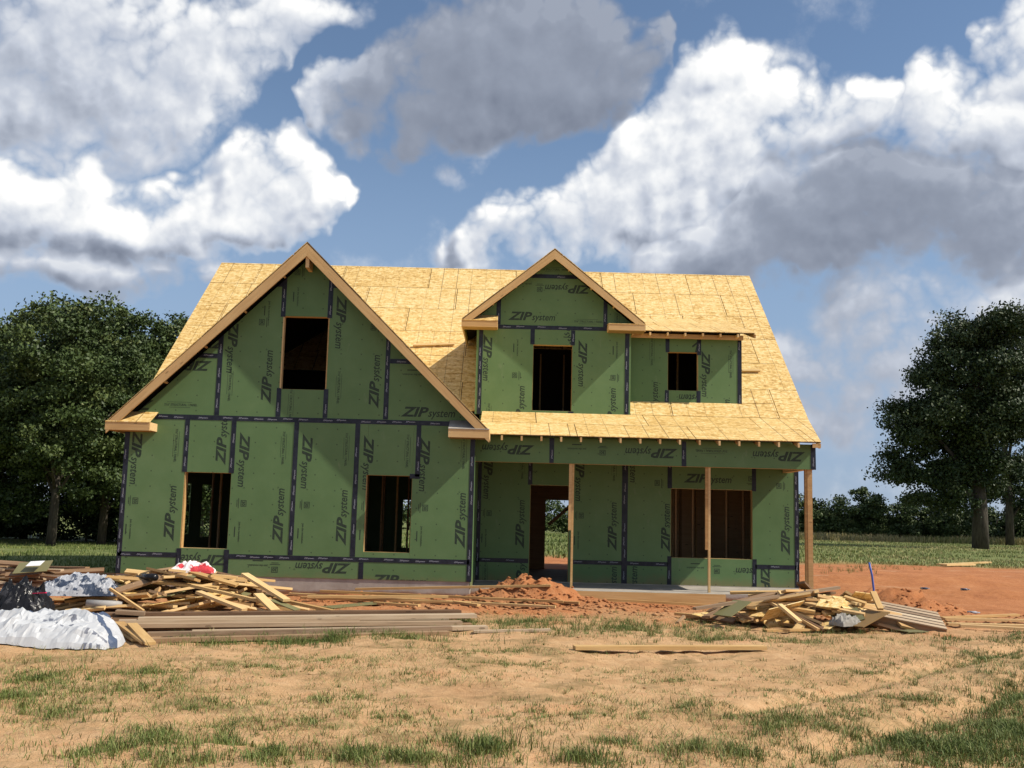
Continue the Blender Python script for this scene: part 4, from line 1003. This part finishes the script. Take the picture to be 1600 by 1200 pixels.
for i, (px, pt, Y, Rr) in enumerate(((1235, 790, 104, 3.2), (1262, 785, 104, 3.0), (1290, 775, 106, 3.4), (1318, 782, 103, 3.0), (1350, 762, 106, 3.8), (1378, 772, 104, 3.0), (1405, 785, 103, 3.4), (1432, 778, 108, 3.4), (1462, 782, 104, 3.4), (1490, 795, 102, 3.4), (1520, 790, 106, 3.6), (1556, 795, 103, 3.6), (1592, 790, 104, 3.6), (1640, 790, 104, 3.8),
                                     (820, 770, 96, 3.4), (850, 775, 95, 3.4), (880, 768, 97, 3.6), (915, 775, 96, 3.4), (600, 772, 92, 3.6), (640, 775, 93, 3.6), (560, 770, 92, 3.6), (700, 765, 96, 3.8), (1000, 770, 98, 3.8), (1100, 772, 100, 3.8))):
    X, Zt = U(px, pt, Y); g = tz(X, Y); H = Zt-g
    hid = i > 13
    tree('bush', X, Y, [(random.uniform(-.7, .7)*Rr, random.uniform(-.6, .6), H*f, Rr*.55*(1.15-f*.7), Rr*.5, H*.2) for f in (.2, .35, .5, .65, .8, .3, .25)], 3000 if hid else 11000, .13, .08, H*.7, ('tallest pointed bushy tree in the hedgerow across the field' if i == 4 else 'low bushy tree in the hedgerow glimpsed beside the porch end post' if i < 2 else 'bushy tree in the hedgerow behind the big oak trunk' if i in (9, 10, 11) else 'bushy tree in the hedgerow across the open field') if not hid else 'bushy tree across the field behind the house', HED if not hid else 'bushes behind the house', LEAF, 'bush', limbs=False)

# grass ----------------------------------------------------------
def blades(P, h, wd, lean, tint):
    n = len(P); th = rng.uniform(0, 2*np.pi, n); la = rng.uniform(0, 2*np.pi, n)
    t = np.stack([np.cos(th), np.sin(th), np.zeros(n)], -1)*wd[:, None]*.5
    l = np.stack([np.cos(la), np.sin(la), np.zeros(n)], -1)*(lean*h)[:, None]; up = np.array([0, 0, 1.0])
    m_ = P + l*.35 + up*(h*.6)[:, None]; tp = P + l + up*(h*(1 - .35*np.clip(lean, 0, 1)))[:, None]
    co = np.stack([P - t, P + t, m_ + t*.75, m_ - t*.75, tp], 1).reshape(-1, 3); b = np.arange(n)[:, None]*5
    q = np.concatenate([b+0, b+1, b+2, b+3], 1); tr = np.concatenate([b+3, b+2, b+4, b+4], 1)
    me = bpy.data.meshes.new('m')
    faces = [*map(tuple, q), *[(a, b_, c) for a, b_, c, _ in tr]]
    nq, nt_ = len(q), len(tr)
    me.vertices.add(len(co)); me.vertices.foreach_set('co', co.astype(np.float32).ravel())
    me.loops.add(nq*4 + nt_*3); me.loops.foreach_set('vertex_index', np.concatenate([q.ravel(), tr[:, :3].ravel()]).astype(np.int32))
    me.polygons.add(nq + nt_); me.polygons.foreach_set('loop_start', np.concatenate([np.arange(nq)*4, nq*4 + np.arange(nt_)*3]).astype(np.int32))
    me.update(calc_edges=True); attr(me, 'tint', np.repeat(tint, 5)); return me
GRASS = mat('grass_blade', m_leaf([(.0, (.055, .085, .016)), (.38, (.115, .155, .036)), (.62, (.21, .22, .07)), (.84, (.36, .29, .13)), (1.0, (.50, .39, .21))]), .6)
# patches read off the photograph: pixel centre, pixel radii, tufts, height, dryness
PATCH = [(980,985,210,16,330,.11,.30),(830,975,90,12,110,.10,.3),(1120,1000,120,10,110,.09,.4),(520,998,60,10,90,.16,.15),(455,1000,70,8,70,.13,.2),(640,1000,90,8,70,.11,.25),(720,975,50,8,50,.12,.25),(330,1000,60,8,60,.12,.25),
 (60,1060,140,26,190,.08,.35),(230,1055,90,16,80,.07,.4),(30,1090,80,20,80,.08,.35),(240,1160,80,26,90,.09,.3),(350,1160,40,22,40,.09,.3),(90,1115,110,16,60,.08,.35),(300,1105,90,10,50,.06,.45),(500,1098,90,8,45,.05,.5),
 (1570,1140,90,60,420,.10,.22),(1500,1180,90,40,240,.10,.25),(1590,1080,60,40,160,.09,.25),(1420,1095,120,14,90,.06,.4),(1540,1025,90,16,130,.08,.25),(1590,1000,60,12,80,.08,.25),(1340,1150,100,30,70,.07,.4),
 (760,1175,60,20,60,.13,.25),(430,1180,60,20,50,.10,.3),(640,1190,80,16,40,.1,.35),(1200,1150,60,20,40,.08,.35),(1080,1180,70,16,36,.09,.35),(960,1165,50,12,26,.08,.35),(840,1125,60,10,24,.05,.45),(560,1085,60,8,24,.06,.4),
 (1250,1000,70,8,46,.08,.4),(1300,985,60,6,30,.09,.35),(1480,1000,60,8,40,.09,.3),(500,1030,200,10,60,.05,.5),(800,1040,260,12,70,.05,.5),(1050,1060,240,16,60,.045,.55),(640,1060,260,16,70,.05,.5),(1250,1080,200,20,50,.045,.5),(400,1130,260,30,80,.05,.5),(900,1120,300,40,80,.05,.5),(700,1160,300,30,60,.06,.45),
 (1330,890,50,5,26,.22,.3),(1380,888,60,5,20,.22,.3)]
PATCH += [(300,1190,320,30,90,.08,.42),(560,1180,60,14,40,.10,.3),(700,1185,300,28,70,.08,.42),(905,1190,70,12,40,.12,.3),(1150,1185,280,30,100,.09,.4),(1420,1170,140,40,150,.10,.3),(200,1085,240,22,120,.06,.42),(620,1120,320,22,130,.055,.5),(1050,1110,320,22,120,.055,.5),(1350,1050,220,26,130,.055,.45),(800,1020,360,10,120,.05,.5),(420,1045,260,12,100,.05,.5),(1250,1130,160,20,90,.08,.4),(150,1180,140,24,50,.09,.35)]
PP, HH, LL, TT, WW = [], [], [], [], []
for (px, py, rx, ry, nt_, hh, dry) in PATCH:
    for _ in range(int(nt_*1.15)):
        r = min(1.9, abs(random.gauss(0, .72))); a = random.uniform(0, 6.283)
        x, y = G(px + rx*r*math.cos(a), min(1230, py + ry*r*math.sin(a)))
        nb = random.randint(7, 22); sp = random.uniform(.015, .07); hm = hh*random.uniform(.45, 1.25)
        d = min(.95, max(.05, random.gauss(dry, .16)))
        bx = x + rng.normal(0, sp, nb); by = y + rng.normal(0, sp*1.2, nb)
        PP.append(np.stack([bx, by, terrain(bx, by) - .005], -1)); HH.append(hm*rng.uniform(.4, 1.2, nb)); LL.append(rng.uniform(.15, 1.1, nb)); TT.append(np.clip(rng.normal(d + .12, .14, nb), 0, 1)); WW.append(rng.uniform(.003, .0075, nb))
PP = np.concatenate(PP); HH = np.concatenate(HH); LL = np.concatenate(LL); TT = np.concatenate(TT); WW = np.concatenate(WW)
link('grass_tufts', blades(PP, HH, WW, LL, TT), GRASS, kind='stuff', label='thin green and straw grass tufts over the tan dirt', category='grass')
# stubble: short straw litter lying on the dirt
n = 60000; gx = rng.uniform(-8, 9, n); gy = 6.3 + rng.random(n)**1.3*11; keep = vnoise(gx, gy, .9, 9) + .5*vnoise(gx, gy, 3, 10) > .72
gx, gy = gx[keep], gy[keep]; n = len(gx)
link('straw_litter', blades(np.stack([gx, gy, terrain(gx, gy)], -1), rng.uniform(.03, .09, n), rng.uniform(.002, .005, n), rng.uniform(.8, 2.4, n), np.clip(rng.normal(.62, .22, n), 0, 1)), GRASS, kind='stuff', label='dry straw and short stubble on the dirt', category='grass')
def meadow(name, n, x0, x1, y0, y1, h, wd, dry, label, edge=None):
    x = rng.uniform(x0, x1, n); y = y0 + (y1-y0)*rng.random(n)**1.25
    k = vnoise(x, y, .25, 12) + .35*vnoise(x, y, 1.1, 13)
    keep = (k > .35)
    if edge is not None: keep &= edge(x, y)
    x, y = x[keep], y[keep]; m_ = len(x)
    tint = np.clip(rng.normal(dry, .16, m_) + (vnoise(x, y, .2, 14)-.5)*.5, 0, 1)
    link(name, blades(np.stack([x, y, terrain(x, y)-.02], -1), rng.uniform(.5, 1.2, m_)*h, rng.uniform(.7, 1.3, m_)*wd, rng.uniform(.1, .8, m_), tint), GRASS, kind='stuff', label=label, category='grass')
meadow('field_grass', 75000, 8, 62, 41, 100, .15, .032, .52, 'green field grass right of the house reaching to the hedgerow', lambda x, y: (x/y > .22) & (x/y < .60))
meadow('field_grass', 40000, -32, -8, 27, 58, .15, .02, .38, 'green field grass between the gable end and the stand of trees', lambda x, y: (x/y < -.27) & (x/y > -.62))
meadow('field_grass', 9000, -8, 8, 40, 90, .22, .05, .4, 'green field grass behind the house')
meadow('dry_grass', 16000, 26, 70, 92, 101, .75, .05, .95, 'tall straw-coloured grass below the hedgerow', lambda x, y: (x/y > .22) & (x/y < .62))
for i in range(6):
    x, y = G(14 + i*11, 846); x *= 1.5; y *= 1.5
    box('fence_post', (x-.06, x+.06, y-.06, y+.06, tz(x, y)-.1, tz(x, y)+1.1), mat('white_paint', lambda nt: (.75, .75, .72), .6) if i == 0 else bpy.data.materials['white_paint'], None, label='white fence post far off under the stand of trees', category='post', group='white fence posts under the trees')
